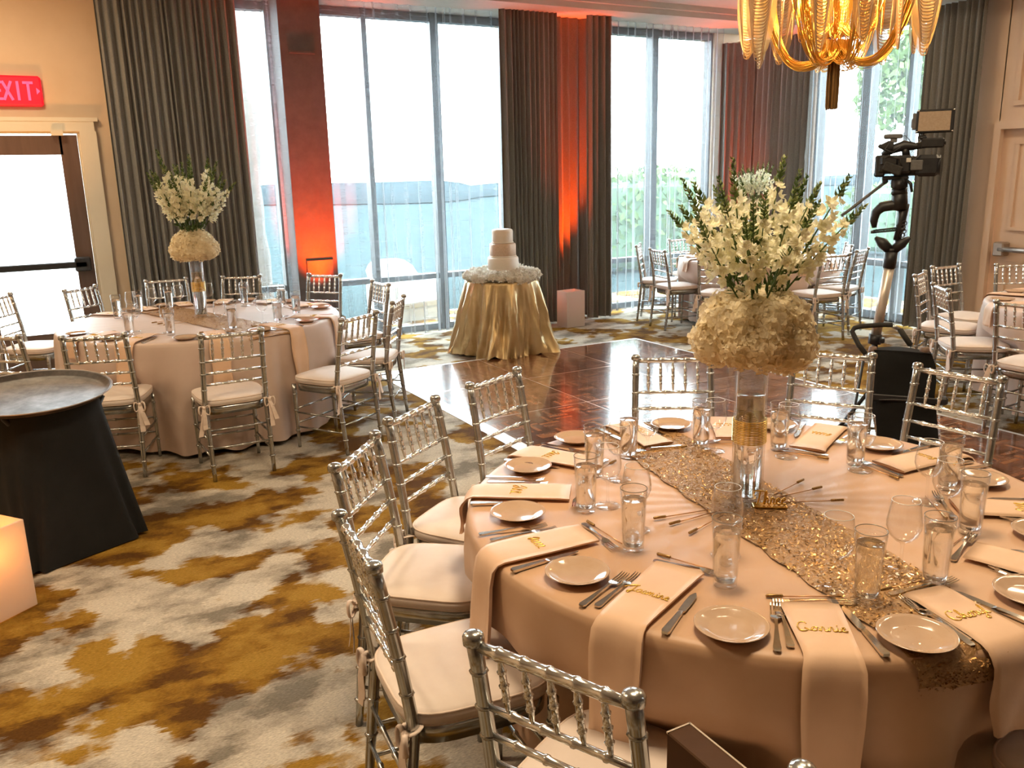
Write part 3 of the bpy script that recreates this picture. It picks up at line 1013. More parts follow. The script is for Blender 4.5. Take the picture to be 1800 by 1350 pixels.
GF = 'silver ballroom chairs around the far table'
CH_F = [((6.36, 8.38), -45, 'far table chair beside the sheer window, leftmost of that table', 0),
        ((6.11, 7.70), -10, 'far table chair nearest the amber washed drapes, seen side-on with whole legs', 0),
        ((7.31, 8.75), -92, 'far table chair beyond the table against the sheer curtain', 0),
        ((6.15, 6.80), 30, 'far table chair with its seat beside the big bouquet, left side', 0),
        ((7.05, 6.02), 82, 'far table chair right of the big bouquet, back towards the viewer', 0),
        ((8.10, 6.75), 140, 'far table chair farthest right against the bright right window', 0),
        ((7.68, 6.22), 110, 'far table chair right of the bouquet, seen nearly edge-on', 0)]
GR = 'silver ballroom chairs around the right table'
CH_R = [((6.29, 4.51), -66, 'right table chair seen edge-on beside the taupe drape', 0),
        ((6.94, 4.73), -93, 'right table chair standing farthest back against the taupe drape', 0),
        ((5.70, 3.91), -38, 'right table chair nearest the camera stand, whole seat in view', 0),
        ((7.46, 4.42), -122, 'right table chair in front of the peach door', 0),
        ((5.36, 3.10), 3, 'right table chair cut by the right picture edge', 0)]
CH_POS = {}
for nm, lst, grp in (('N', CH_N, GN), ('L', CH_L, GL), ('F', CH_F, GF), ('R', CH_R, GR)):
    CH_POS[nm] = []
    for (mid, ang, lab, z) in lst:
        CH_POS[nm].append(place_chair(mid, ang, lab, grp, z))

# ================================================================ ROUND TABLES
TOP = .765


def adiff(a, b):
    return (a-b+pi) % (2*pi)-pi


def round_table(c, R, key, seed, lab_cloth, lab_table, naps, nfold=19, nth=288):
    t = empty('round_table', (c[0], c[1], 0), 0, lab_table, 'table')
    f = MB(); f.lathe([(.02, .725), (R-.03, .725), (R-.02, .74), (R-.03, .757), (.02, .757)], 48, smooth=False); f.obj('tabletop', m_doorframe, t)
    for k in range(4):
        w = pi/4+k*pi/2
        f = MB(); f.tube([(cos(w)*.45, sin(w)*.45, .03), (cos(w)*.45, sin(w)*.45, .73)], .016, 8); f.obj('leg', m_black, t)
    rr = random.Random(seed)
    p1, p2, p3 = [rr.uniform(0, 6.28) for _ in range(3)]
    seats = []
    for (x, y, rz) in CH_POS[key]:
        # nearest point of the seat to the table centre
        fx, fy = x-sin(rz)*.205, y+cos(rz)*.205
        seats.append((atan2(fy-c[1], fx-c[0]), hypot(fx-c[0], fy-c[1])))

    def fold(w):
        a = sin(nfold*w+p1+.9*sin(3*w+p2))
        b = sin((nfold*.53)*w+p3) if False else sin(round(nfold*.55)*w+p3)
        return .65*a+.35*b
    zs = [TOP, TOP, TOP, TOP-.003, TOP-.012, TOP-.03, .70, .64, .57, .50, .43, .36, .29, .22, .15, .09, .035]
    rs0 = [.02, R*.6, R-.03, R-.010, R-.002, R+.003]

    def fn(i, j):
        w = 2*pi*i/nth
        if j < len(rs0):
            r = rs0[j]
        else:
            d = (TOP-zs[j])/(TOP-.035)
            r = R+.004+.035*d+.060*d**.9*fold(w)
            lim = 9
            for (sw, sr) in seats:
                da = abs(adiff(w, sw))*sr
                if da < .30 and sr < R+.14:
                    g = max(0, min(1, (.575-zs[j])/.10)) * max(0, min(1, (.30-da)/.07))
                    r = lerp(r, min(r, sr-.035), g)
        z = zs[j]
        if j == len(zs)-1:
            z += .012*fold(w+1)
        if j < 3:
            z += .0012*sin(i*.7)*(j == 1)
        return (cos(w)*r, sin(w)*r, z)
    f = MB(); f.grid(fn, nth, len(zs)-1, closeu=True)
    vs = [(cos(2*pi*k/nth)*.02, sin(2*pi*k/nth)*.02, TOP) for k in range(0, nth, 12)]
    f.add(vs, [tuple(range(len(vs)))])
    o = f.obj('tablecloth', m_cloth if key == 'N' else m_cloth2, loc=(c[0], c[1], 0))
    tag(o, lab_cloth, 'tablecloth')


RN, RL, RF, RR = .900, 1.0, .91, .91
round_table(NEAR_C, RN, 'N', 3, 'champagne satin tablecloth on the near round table', 'round table hidden under the nearest champagne cloth', [])
round_table(LEFT_C, RL, 'L', 5, 'blush tablecloth on the left round table by the glass door', 'round table hidden under the left blush cloth', [], 21)
round_table(FAR_C, RF, 'F', 8, 'blush tablecloth on the far table in the room corner', 'round table hidden under the far corner cloth', [], 18, 160)
round_table(RIGHT_C, RR, 'R', 9, 'pale satin tablecloth on the table at the right picture edge', 'round table hidden under the right edge cloth', [], 18, 160)

# ================================================================ TABLEWARE MESHES


def loft(f, prof, mi=0, c=(0, 0, 0)):
    """prof rows: (y, half width, z, half thickness); flat bar along +Y"""
    vs, fs = [], []
    for (y, hw, z, ht) in prof:
        vs += [(c[0]-hw, c[1]+y, c[2]+z-ht), (c[0]+hw, c[1]+y, c[2]+z-ht), (c[0]+hw, c[1]+y, c[2]+z+ht), (c[0]-hw, c[1]+y, c[2]+z+ht)]
    for i in range(len(prof)-1):
        for k in range(4):
            l = (k+1) % 4
            fs.append((i*4+k, i*4+l, i*4+4+l, i*4+4+k))
    fs.append((3, 2, 1, 0)); n = (len(prof)-1)*4
    fs.append((n, n+1, n+2, n+3))
    f.add(vs, fs, mi)


f = MB()
loft(f, [(-.10, .006, .0035, .0015), (-.092, .009, .0035, .002), (-.06, .0065, .004, .002), (-.01, .0035, .007, .0018), (.025, .0035, .0085, .0015), (.036, .011, .006, .001), (.05, .0125, .004, .0009)])
for k in range(4):
    x = -.0105+k*.007
    loft(f, [(.048, .0021, .004, .0008), (.075, .0019, .0045, .0008), (.092, .0016, .0065, .0007), (.101, .0008, .009, .0005)], c=(x, 0, 0))
FORK = f.mesh('fork', m_steel)
f = MB()
loft(f, [(-.105, .007, .004, .003), (-.098, .0095, .004, .0035), (-.05, .0075, .004, .0035), (-.006, .006, .004, .003), (0, .0045, .004, .0025), (.006, .0085, .004, .0012), (.05, .0095, .004, .001), (.085, .0085, .004, .0008), (.103, .0015, .004, .0005)])
KNIFE = f.mesh('knife', m_steel)
f = MB(); f.lathe([(.001, .002), (.047, .002), (.050, .0), (.053, .004), (.072, .013), (.081, .0175), (.0825, .0185), (.081, .0195), (.071, .0155), (.053, .0075), (.047, .0062), (.001, .0062)], 36)
PLATE = f.mesh('side_plate', m_plate)
# tumbler
f = MB()
f.lathe([(.001, .001), (.026, .001), (.0285, .004), (.030, .03), (.033, .12), (.0365, .176), (.0357, .1775), (.0345, .176), (.0310, .12), (.0280, .03), (.0265, .016), (.001, .014)], 28)
for zz in (.155, .165):
    f.tube([(cos(w)*.0357, sin(w)*.0357, zz) for w in [i*2*pi/28 for i in range(28)]], .0009, 5, closed=True)
TUMB = f.mesh('tumbler', m_glass)
f = MB(); f.lathe([(.001, .0145), (.0258, .0165), (.0275, .03), (.0305, .12), (.0318, .146), (.030, .1455), (.001, .145)], 28)
WATER = f.mesh('water', m_water)
f = MB(); f.tube([(cos(w)*.0357, sin(w)*.0357, .177) for w in [i*2*pi/28 for i in range(28)]], .0011, 6, closed=True)
RIM = f.mesh('rim', mat('smoked_glass_rim', (.20, .17, .14), .08, spec=1))
# wine glass
f = MB()
f.lathe([(.001, .0), (.034, .0005), (.0355, .002), (.030, .0038), (.010, .0065), (.0045, .012), (.0035, .03), (.0035, .07), (.0055, .080), (.018, .088), (.030, .102), (.0365, .122), (.0365, .138), (.0325, .168), (.0295, .190), (.0288, .1905), (.0283, .190), (.0315, .166), (.0355, .137), (.0355, .122), (.029, .1035), (.017, .0905), (.001, .086)], 26)
WINE = f.mesh('wine_glass', m_glass)
f = MB(); f.tube([(cos(w)*.0290, sin(w)*.0290, .190) for w in [i*2*pi/26 for i in range(26)]], .0009, 6, closed=True)
WRIM = f.mesh('rim', mat('clear_glass_rim', (.75, .74, .72), .05, spec=1))
# stirrer
f = MB(); f.tube([(0, -.09, .003), (0, .06, .003)], .0016, 6)
STICK = f.mesh('stick', m_copper)
f = MB()
f.tube([(0, .050, .0045), (0, .052, .0045), (0, .088, .0045), (0, .090, .0045)], [.003, .0045, .0045, .003], 8)
GTIP = f.mesh('glitter_end', m_glit)


def stirrer(x, y, ang, z, label, group):
    o = empty('drink_stirrer', (x, y, z), ang-pi/2, label, 'stirrer', group)
    link('stick', STICK, o); link('glitter_end', GTIP, o)


def tumbler(x, y, z, label, group, full=True):
    o = link('water_tumbler', TUMB, None, (x, y, z), rnd.uniform(0, 6)); tag(o, label, 'glass', group)
    if full:
        link('water', WATER, o); link('rim', RIM, o)


def wineglass(x, y, z, label, group):
    o = link('wine_glass', WINE, None, (x, y, z), rnd.uniform(0, 6)); o.scale = (1.14, 1.14, 1.02); tag(o, label, 'glass', group)
    link('rim', WRIM, o)


def napkin_mesh(R, rin, hang, w, seed, off=.0):
    rr = random.Random(seed)
    zt = TOP+.0105
    path = [(rin, zt+.002), (rin+.04, zt+.004), (lerp(rin, R, .5), zt+.002), (R-.05, zt+.001), (R-.015, zt-.001), (R+.004, zt-.008), (R+.014, zt-.024)]
    n = 9
    for k in range(1, n+1):
        s = k/n
        path.append((R+.019+.075*(s*hang), zt-.024-hang*s))
    nu = 8
    ph = rr.uniform(0, 6)

    def side(sg):
        def fn(i, j):
            u = i/nu*2-1
            r, z = path[j]
            k = max(0, j-6)/n
            ww = w*(1-.03*k)+.004*sin(j*.9+ph)
            wav = .004*sin(u*4+ph+j*.5)*(.3+k)
            if j > 5:
                return (r+sg*.0045+wav+.002, u*ww+off*k, z)
            return (r, u*ww, z+sg*.0045*(1-.5*abs(u)**6)+.5*wav)
        return fn
    f = MB()
    f.grid(side(1), nu, len(path)-1)
    b = len(f.v)
    f.grid(side(-1), nu, len(path)-1)
    m = len(path); wd = nu+1
    for j in range(m-1):
        for i0 in (0, nu):
            f.f.append((j*wd+i0, (j+1)*wd+i0, b+(j+1)*wd+i0, b+j*wd+i0)); f.mi.append(0); f.sm.append(True)
    for j0 in (0, m-1):
        for i in range(nu):
            f.f.append((j0*wd+i, j0*wd+i+1, b+j0*wd+i+1, b+j0*wd+i)); f.mi.append(0); f.sm.append(True)
    return f.mesh('napkin', m_napkin)


# cursive stroke letters (x advance, strokes); x-height 1
CUR = {
    'a': (1.0, [[(.85, .95), (.45, 1), (.1, .6), (.2, .1), (.55, .05), (.85, .6), (.85, .95), (.8, .3), (1.0, .05)]]),
    's': (.8, [[(0, .05), (.45, 1.05), (.5, .7), (.65, .3), (.4, 0), (.1, .12), (.8, .05)]]),
    'm': (1.5, [[(0, .05), (.15, .9), (.2, 0), (.4, .95), (.6, .9), (.62, 0), (.85, .95), (1.05, .9), (1.1, .1), (1.5, .05)]]),
    'i': (.5, [[(0, .05), (.2, .95), (.22, .1), (.5, .05)], [(.25, 1.35), (.28, 1.45)]]),
    'n': (1.05, [[(0, .05), (.15, .9), (.2, 0), (.4, .95), (.65, .9), (.7, .1), (1.05, .05)]]),
    'e': (.8, [[(0, .05), (.25, .45), (.6, .75), (.45, 1), (.15, .7), (.2, .15), (.5, 0), (.8, .1)]]),
    'o': (.95, [[(.0, .1), (.45, 1), (.1, .6), (.2, .1), (.6, .1), (.75, .7), (.45, 1), (.95, .8)]]),
    'h': (1.05, [[(0, .05), (.45, 1.6), (.4, 2.1), (.2, 1.7), (.2, 0), (.4, .9), (.65, .9), (.7, .1), (1.05, .05)]]),
    'r': (.75, [[(0, .05), (.2, 1.1), (.4, .9), (.55, .9), (.5, .1), (.75, .05)]]),
    'l': (.6, [[(0, .05), (.45, 1.6), (.38, 2.1), (.18, 1.6), (.2, .1), (.6, .05)]]),
    'y': (1.0, [[(.1, .95), (.15, .3), (.5, .1), (.75, .95), (.7, -.6), (.4, -1), (.2, -.6), (1.0, .1)]]),
    'c': (.8, [[(.65, .85), (.35, 1), (.08, .5), (.3, .02), (.8, .1)]]),
    'J': (1.3, [[(-.9, .7), (-.2, 1.5), (.5, 2.0), (1.2, 2.2), (.8, 2.0), (.7, .2), (.4, -.7), (.05, -.4), (.6, .1), (1.3, .1)]]),
    'C': (1.6, [[(1.3, 1.7), (1.1, 2.1), (.5, 2), (.1, 1.1), (.3, .1), (.9, 0), (1.3, .4), (.9, .7), (1.6, .1)]]),
    'T': (1.4, [[(0, 1.7), (.2, 2.1), (1.5, 2.1)], [(.9, 2.1), (.6, .3), (.3, 0), (.1, .3)]]),
    '~': (.95, [[(0, .1), (.5, 1.3), (.35, 1.6), (.2, .9), (.45, .1), (.95, .1)]]),
    '@': (1.5, [[(.2, 1.2), (.9, 2.2), (1.2, 1.7), (.5, .1), (.1, .4), (.8, 1.0), (1.5, .1)]]),
}


def smooth_path(p, n=3):
    out = []
    for i in range(len(p)-1):
        p0 = p[max(i-1, 0)]; p1 = p[i]; p2 = p[i+1]; p3 = p[min(i+2, len(p)-1)]
        for k in range(n):
            t = k/n
            out.append(tuple(.5*((2*p1[q])+(-p0[q]+p2[q])*t+(2*p0[q]-5*p1[q]+4*p2[q]-p3[q])*t*t+(-p0[q]+3*p1[q]-3*p2[q]+p3[q])*t**3) for q in (0, 1)))
    out.append(tuple(p[-1]))
    return out


def script_mesh(word, width, th, vertical=False, xh=None):
    adv = sum(CUR[c][0] for c in word)
    s = width/adv
    f = MB()
    x = -adv/2
    for c in word:
        a, st = CUR[c]
        for p in st:
            q = smooth_path(p)
            if vertical:
                f.tube([((x+u)*s, 0, v*s) for u, v in q], th, 5)
            else:
                f.tube([((x+u)*s, (v-.6)*s, 0) for u, v in q], th, 5)
        x += a
    return f.mesh('script_name', m_gold)


# ================================================================ NEAR TABLE SETTINGS
cxn, cyn = NEAR_C
ZT = TOP+.002
SET_N = [  # napkin angle, plate xy, tumbler xy, wine xy, word, phrase, napkin inner radius, hang
    (116, (1.698, 2.615), (1.540, 2.257), (1.587, 2.182), '@~~~', "near the second chair from the parquet", .60, .10),
    (144, (1.384, 2.434), (1.343, 2.014), (1.422, 2.013), '@~~', "near the third chair from the parquet", .58, .10),
    (175.5, (1.150, 2.090), (1.301, 1.722), (1.386, 1.822), '@~~~~', 'near the edge-on chair', .60, .36),
    (-154, (1.085, 1.667), (1.367, 1.438), (1.484, 1.563), 'Jasmine', 'near the foremost chair', .58, .40),
    (-125, (1.231, 1.269), (1.596, 1.210), (1.571, 1.282), 'Connie', 'at the near table front centre', .68, .52),
    (-99.7, (1.540, 1.035), (1.803, 1.180), (1.784, 1.261), 'Cheryl', "at the gold runner's front end", .66, .17),
    (-72, (1.930, 1.019), (2.148, 1.318), (2.147, 1.393), '@~~', "right of the runner's front end", .60, .10),
    (-40, (2.300, 1.200), (2.403, 1.562), (2.248, 1.524), '@~~~', 'at the near table right edge', .56, .10),
    (-3, (2.541, 1.546), (2.354, 1.872), (2.317, 1.820), '@~~~~', "near the chair right of the trolley", .56, .08),
    (27.3, (2.573, 1.950), (2.252, 2.123), (2.218, 2.053), '@~~~~', 'near the chair left of the trolley', .54, .06),
    (54.5, (2.450, 2.330), (2.046, 2.305), (2.050, 2.239), '@~~~', 'behind the near vase', .60, .06),
    (83, (2.113, 2.557), (1.746, 2.344), (1.794, 2.298), '@~~', "at the gold runner's rear end", .58, .08)]


def polar(c, r, a):
    return c[0]+cos(a)*r, c[1]+sin(a)*r


NM = {}
for k, (deg, pxy, txy, wxy, word, ph, rin, hang) in enumerate(SET_N):
    a = radians(deg)
    o = link('side_plate', PLATE, None, (pxy[0], pxy[1], ZT), rnd.uniform(0, 6)); tag(o, 'round taupe side plate ' + ph, 'plate', 'side plates on the near table')
    n = link('napkin', napkin_mesh(RN, rin, hang, .062, k), None, (cxn, cyn, 0), a)
    tag(n, 'folded blush napkin ' + ('hanging over the edge ' if hang > .2 else 'laid flat ') + ph, 'napkin', 'napkins on the near table')
    rw = lerp(rin, RN, .55)
    x, y = polar(NEAR_C, rw, a)
    key = word
    if key not in NM:
        NM[key] = script_mesh(word, .105 if word[0] in 'JC' else .075, .0017)
    o = link('name_sign', NM[key], None, (x, y, TOP+.0175), a+pi/2 + rnd.uniform(-.06, .06)); tag(o, 'gold laser cut script name on the napkin ' + ph, 'name sign', 'gold script names on the near napkins')
    # two forks between the plate and the napkin, heads to the middle
    pa = atan2(pxy[1]-cyn, pxy[0]-cxn)
    da = adiff(a, pa)
    e0 = pa+.104
    e1 = a-.080
    for q in (0, 1):
        fa = e0+(e1-e0)*(.28 if q == 0 else .72) if e1 > e0 else e0+.02*q
        x, y = polar(NEAR_C, .785 if q == 0 else .765, fa)
        o = link('fork', FORK, None, (x, y, ZT+.001), fa+pi/2+rnd.uniform(-.05, .09)); tag(o, ('dinner fork next to the plate ' if q == 0 else 'salad fork next to the napkin ') + ph, 'fork', 'forks on the near table')
    ka = a+radians(6.8)
    x, y = polar(NEAR_C, .785, ka)
    o = link('knife', KNIFE, None, (x, y, ZT+.001), ka+pi/2+rnd.uniform(-.10, .10)); tag(o, 'steel dinner knife ' + ph, 'knife', 'knives on the near table')
    # dessert fork and stirrer across the head of the napkin
    rr_ = rin-.022
    x, y = polar(NEAR_C, rr_, a)
    o = link('fork', FORK, None, (x+cos(a+pi/2)*.02, y+sin(a+pi/2)*.02, ZT+.001), a+rnd.uniform(-.10, .10)); tag(o, 'dessert fork lying across the napkin head ' + ph, 'fork', 'dessert forks on the near table')
    x, y = polar(NEAR_C, rr_-.028, a)
    stirrer(x, y, a-pi/2+rnd.uniform(-.08, .08), ZT, 'copper stirrer with glitter end across the napkin head ' + ph, 'stirrers at the near settings')
    tumbler(txy[0], txy[1], ZT, 'water tumbler ' + ph, 'water tumblers on the near table')
    wineglass(wxy[0], wxy[1], ZT, 'empty wine glass ' + ph, 'wine glasses on the near table')

# runner: from behind the vase to the front right, hanging over the front
def runner(c, R, p0, p1, w, ov0, ov1, label, nseq, seed):
    d = Vector((p1[0]-p0[0], p1[1]-p0[1], 0)); ln = d.length; d.normalize(); nrm = Vector((-d.y, d.x, 0))
    A = Vector((p0[0], p0[1], 0))

    def pos(s, v):
        # s metres along; beyond the ends it drops
        q = A+d*max(0, min(ln, s))+nrm*v
        z = TOP+.004
        # drop outside the table edge
        r = hypot(q.x-c[0], q.y-c[1])
        over = 0
        if s > ln: over = s-ln
        if s < 0: over = -s
        if r > R-.01:
            k = (R+.012)/r
            q = Vector((c[0]+(q.x-c[0])*k, c[1]+(q.y-c[1])*k, 0)); z -= .008
            over = max(over, 0)
            z -= max(0, (r-R+.01))
        if over > 0:
            r2 = hypot(q.x-c[0], q.y-c[1])
            k = (R+.010+.05*over)/max(r2, .01)
            q = Vector((c[0]+(q.x-c[0])*k, c[1]+(q.y-c[1])*k, 0)); z = min(z, TOP-.006)-over
        return Vector((q.x, q.y, z))
    tot = ln+ov0+ov1
    nu, nv = 14, 60
    rr = random.Random(seed)
    f = MB()
    f.grid(lambda i, j: tuple(pos(-ov0+tot*j/nv, (i/nu-.5)*w + (.006*sin(j*1.3) if i in (0, nu) else 0))+Vector((0, 0, .002*rr.random()))), nu, nv)
    o = f.obj('table_runner', m_runner); tag(o, label, 'runner')
    f = MB()
    for _ in range(nseq):
        s = rr.uniform(-ov0, ln+ov1); v = rr.uniform(-.5, .5)*w
        p = pos(s, v)+Vector((0, 0, .0005))
        sz = rr.uniform(.0012, .0034)
        a = rr.uniform(0, 6.28); tl = rr.uniform(-.75, .75)
        ex = Vector((cos(a), sin(a), tl*.7)).normalized()*sz*1.5; ey = Vector((-sin(a), cos(a), rr.uniform(-.5, .5))).normalized()*sz*.55
        p.z += abs(ex.z)
        f.add([p-ex-ey, p+ex-ey, p+ex+ey, p-ex+ey], [(0, 1, 2, 3)])
    q = f.obj('sequins', m_seq, o); q['kind'] = 'stuff'


runner(NEAR_C, RN, (1.98, 2.68), (1.62, .95), .30, .10, .06, 'gold sequin runner crossing under the tall vase on the near table', 15000, 4)
runner(LEFT_C, RL, (.72, 7.62), (1.30, 5.72), .34, .10, .0, 'gold sequin runner across the left table', 3500, 6)

STIR = [((1.669, 1.814), (1.473, 1.850), 'left of the vase, rearmost'), ((1.633, 1.795), (1.485, 1.793), 'left of the vase, middle one'), ((1.588, 1.743), (1.490, 1.714), 'left of the vase, front one'),
        ((1.903, 1.803), (2.080, 1.848), 'right of the vase, rearmost'), ((1.923, 1.780), (2.076, 1.770), 'right of the vase, middle one'), ((1.894, 1.736), (2.044, 1.658), 'right of the vase, front one')]
for (a, b2, ph) in STIR:
    an = atan2(b2[1]-a[1], b2[0]-a[0])
    stirrer(b2[0]-cos(an)*.088, b2[1]-sin(an)*.088, an, ZT+.003, 'stirrer fanned out on the near table ' + ph, 'stirrers fanned around the vase')

# table number in script, leaning at the vase foot
t = empty('table_number_sign', (1.825, 1.742, ZT+.004), -.62, 'gold script table number standing at the near vase foot', 'sign')
f = MB(); f.box((0, 0, .003), (.10, .035, .005), bev=.001); f.obj('base', m_gold, t)
link('script_word', script_mesh('Three', .095, .0026, True), t, (0, 0, .008))

# ================================================================ FLOWERS
def floret(f, c, nrm, r, mi, rr, petals=4, cup=.25):
    nrm = nrm.normalized()
    a = nrm.orthogonal().normalized()
    b = nrm.cross(a)
    w0 = rr.uniform(0, 6.28)
    for k in range(petals):
        w = w0+k*2*pi/petals
        d = a*cos(w)+b*sin(w); s = nrm.cross(d)
        hw = r*rr.uniform(.42, .6)
        lift = r*rr.uniform(0, cup*2)
        p0 = c+nrm*.001; p1 = c+d*r*.6+s*hw+nrm*lift*.4; p2 = c+d*r*1.05+s*hw*.35+nrm*lift; p3 = c+d*r*1.05-s*hw*.35+nrm*lift*.8; p4 = c+d*r*.6-s*hw+nrm*lift*.5
        pm_ = c+d*r*.62+nrm*lift*.1
        f.add([p0, p1, p2, p3, p4, pm_], [(0, 1, 5), (1, 2, 5), (2, 3, 5), (3, 4, 5), (4, 0, 5)], mi)


def hyd_mesh(seed, R=.088, n=85, r=.0215):
    rr = random.Random(seed)
    f = MB()
    for k in range(n):
        u = 1-1.75*(k+.5)/n
        w = k*2.39996
        q = sqrt(max(0, 1-u*u))
        d = Vector((q*cos(w), q*sin(w), u))
        floret(f, d*R*rr.uniform(.90, 1.05), d+Vector((rr.uniform(-.3, .3), rr.uniform(-.3, .3), rr.uniform(-.3, .3))), r*rr.uniform(.85, 1.15), 0, rr)
    f.lathe([(.001, -R*.8), (R*.55, -R*.6), (R*.82, 0), (R*.6, R*.6), (.001, R*.82)], 10, mi=1)
    return f.mesh('hydrangea_head', [m_hyd, m_hyd])


HYD = [hyd_mesh(s) for s in (1, 2, 3)]


def leafq(f, p, d, n, l, w, mi):
    d = d.normalized(); s = d.cross(n).normalized()*w; n2 = s.cross(d).normalized()
    f.add([p, p+d*l*.45+s-n2*w*.2, p+d*l+n2*w*.4, p+d*l*.45-s-n2*w*.2, p+d*l*.5+n2*w*.25], [(0, 1, 4), (1, 2, 4), (2, 3, 4), (3, 0, 4)], mi)


def snap_mesh(seed, L=.44, open_=.62, fat=1.0, lean=.0):
    """flower stalk along +Z: bare stem with leaves, ruffled florets, green bud tip"""
    rr = random.Random(seed)
    f = MB()
    bend = rr.uniform(-.04, .04)
    def ax(t):
        return Vector((bend*t*t+lean*t*t*.1, rr.uniform(-.001, .001), L*t))
    f.tube([Vector((bend*t*t, 0, L*t)) for t in [i/8 for i in range(9)]], [.0036-.0022*i/8 for i in range(9)], 5, 0)
    for k in range(16):
        t = rr.uniform(.05, .60); w = rr.uniform(0, 6.28)
        d = Vector((cos(w), sin(w), .9))
        leafq(f, Vector((bend*t*t, 0, L*t)), d, Vector((0, 0, 1)), rr.uniform(.03, .05), .006, 2)
    t = .34
    i = 0
    while t < 1.0:
        k = (t-.34)/.66
        w = i*2.4+rr.uniform(-.3, .3)
        p = Vector((bend*t*t, 0, L*t))
        out = Vector((cos(w), sin(w), .25+.9*k))
        if k < open_:
            s = fat*(.0215-.008*k)*rr.uniform(.85, 1.15)
            c = p+out.normalized()*s*.8
            floret(f, c, out, s*.95, 1, rr, 5, .7)
            floret(f, c+out.normalized()*s*.35, out+Vector((0, 0, .5)), s*.7, 1, rr, 3, .9)
            t += .030
        else:
            s = fat*(.0145-.0075*(k-open_)/(1.001-open_))
            leafq(f, p, out, Vector((0, 0, 1)), s*2.0, s*.62, 3 if rr.random() < .45 else 2)
            leafq(f, p, out+Vector((0, 0, .6)), Vector((cos(w), sin(w), 0)), s*1.4, s*.5, 3 if rr.random() < .5 else 2)
            t += .011
        i += 1
    return f.mesh('snapdragon_stalk', [m_stem, m_snap, m_leaf, m_bud])


SNAP = [snap_mesh(s, L=.40+.02*(s % 3), open_=(.70, .55, .62, .45, .74, .58)[s % 6]) for s in range(6)]
# vase meshes
VH, VR = .475, .0475
f = MB(); f.lathe([(.001, 0), (VR-.002, 0), (VR, .003), (VR, VH-.002), (VR-.002, VH), (VR-.005, VH-.002), (VR-.005, .022), (.001, .020)], 36)
VASE = f.mesh('vase_glass', m_glass)
f = MB(); f.lathe([(.001, .0205), (VR-.0058, .0225), (VR-.0058, .335), (.001, .335)], 32)
VWATER = f.mesh('vase_water', m_water)
f = MB()
for k in range(14):
    f.tube([(cos(w)*(VR+.0018), sin(w)*(VR+.0018), .196+.0052*k) for w in [i*2*pi/40 for i in range(40)]], [.0023 if i % 2 else .0013 for i in range(40)], 5, closed=True, smooth=False)
BAND = f.mesh('rhinestone_band', m_band)
f = MB()
rg = random.Random(3)
for _ in range(26):
    p = Vector((rg.uniform(-.028, .028), rg.uniform(-.028, .028), rg.uniform(.027, .07))); s = rg.uniform(.006, .011)
    R3 = Matrix.Rotation(rg.uniform(0, 3), 3, Vector((rg.random(), rg.random(), 1)))
    vs = [R3 @ Vector(q)*s+p for q in ((1, 0, 0), (-1, 0, 0), (0, 1, 0), (0, -1, 0), (0, 0, 1.2), (0, 0, -1.2))]
    f.add(vs, [(0, 2, 4), (2, 1, 4), (1, 3, 4), (3, 0, 4), (2, 0, 5), (1, 2, 5), (3, 1, 5), (0, 3, 5)])
f2 = MB(); f2.lathe([(VR-.0065, .345), (VR-.0062, .40), (VR-.0065, VH-.004)], 32)
LINER = f2.mesh('white_liner', m_sheer)
GEMS = f.mesh('crystal_gems', thin_glass('crystal', (.9, .9, .88), .5))


def arrangement(x, y, z, seed, lab_vase, lab_fl, nst=24, spread=1.0, stretch=1.0):
    v = empty('tall_vase', (x, y, z), 0, lab_vase, 'vase')
    link('vase_glass', VASE, v); link('vase_water', VWATER, v); link('rhinestone_band', BAND, v); link('white_liner', LINER, v)
    q = link('crystal_gems', GEMS, v); q['kind'] = 'stuff'
    fl = empty('flower_bouquet', (x, y, z+VH), 0, lab_fl, 'bouquet')
    rr = random.Random(seed)
    i = 0
    for (n, rad, zz, tl) in ((9, .105, .030, 1.35), (8, .088, .085, .95), (4, .045, .115, .45)):
        for k in range(n):
            w = 2*pi*k/n+rr.uniform(-.12, .12)+i
            o = link('hydrangea_head', HYD[rr.randrange(3)], fl, (cos(w)*rad, sin(w)*rad, zz+rr.uniform(-.012, .012)), rot=(0, tl, w))
            o.scale = [rr.uniform(.74, .88)]*3
        i += .35
    f = MB(); f.lathe([(.001, -.02), (.03, -.01), (.034, .12), (.001, .13)], 10); f.obj('stem_bundle', m_stem, fl)
    for k in range(nst):
        tz = (k+.5)/nst
        ang = k*2.39996+rr.uniform(-.25, .25)
        tilt = (.06+.66*sqrt(tz))*spread+rr.uniform(-.07, .07)
        b = .05*sqrt(tz)
        o = link('snapdragon_stalk', SNAP[rr.randrange(6)], fl, (cos(ang)*b, sin(ang)*b, .125), rot=(0, tilt, ang))
        o.scale = [stretch*rr.uniform(.86, 1.06)*(1.02-.10*tz)]*3
        o.rotation_mode = 'XYZ'
    return fl


arrangement(1.800, 1.815, ZT+.002, 21, 'tall glass cylinder vase with gold rhinestone band on the near table', 'big white hydrangea and snapdragon bouquet in the near vase', 22, 1.0, 1.0)
arrangement(1.02, 6.75, ZT+.002, 35, 'tall glass vase with gold band on the left table', 'white hydrangea and snapdragon bouquet in front of the grey drape', 24, .88, 1.38)
arrangement(7.27, 7.43, ZT+.002, 49, 'tall glass vase on the far table behind the big bouquet', 'small looking white bouquet seen above the big near bouquet', 20, .80, 1.12)

# ================================================================ LEFT / FAR / RIGHT TABLE SETTINGS


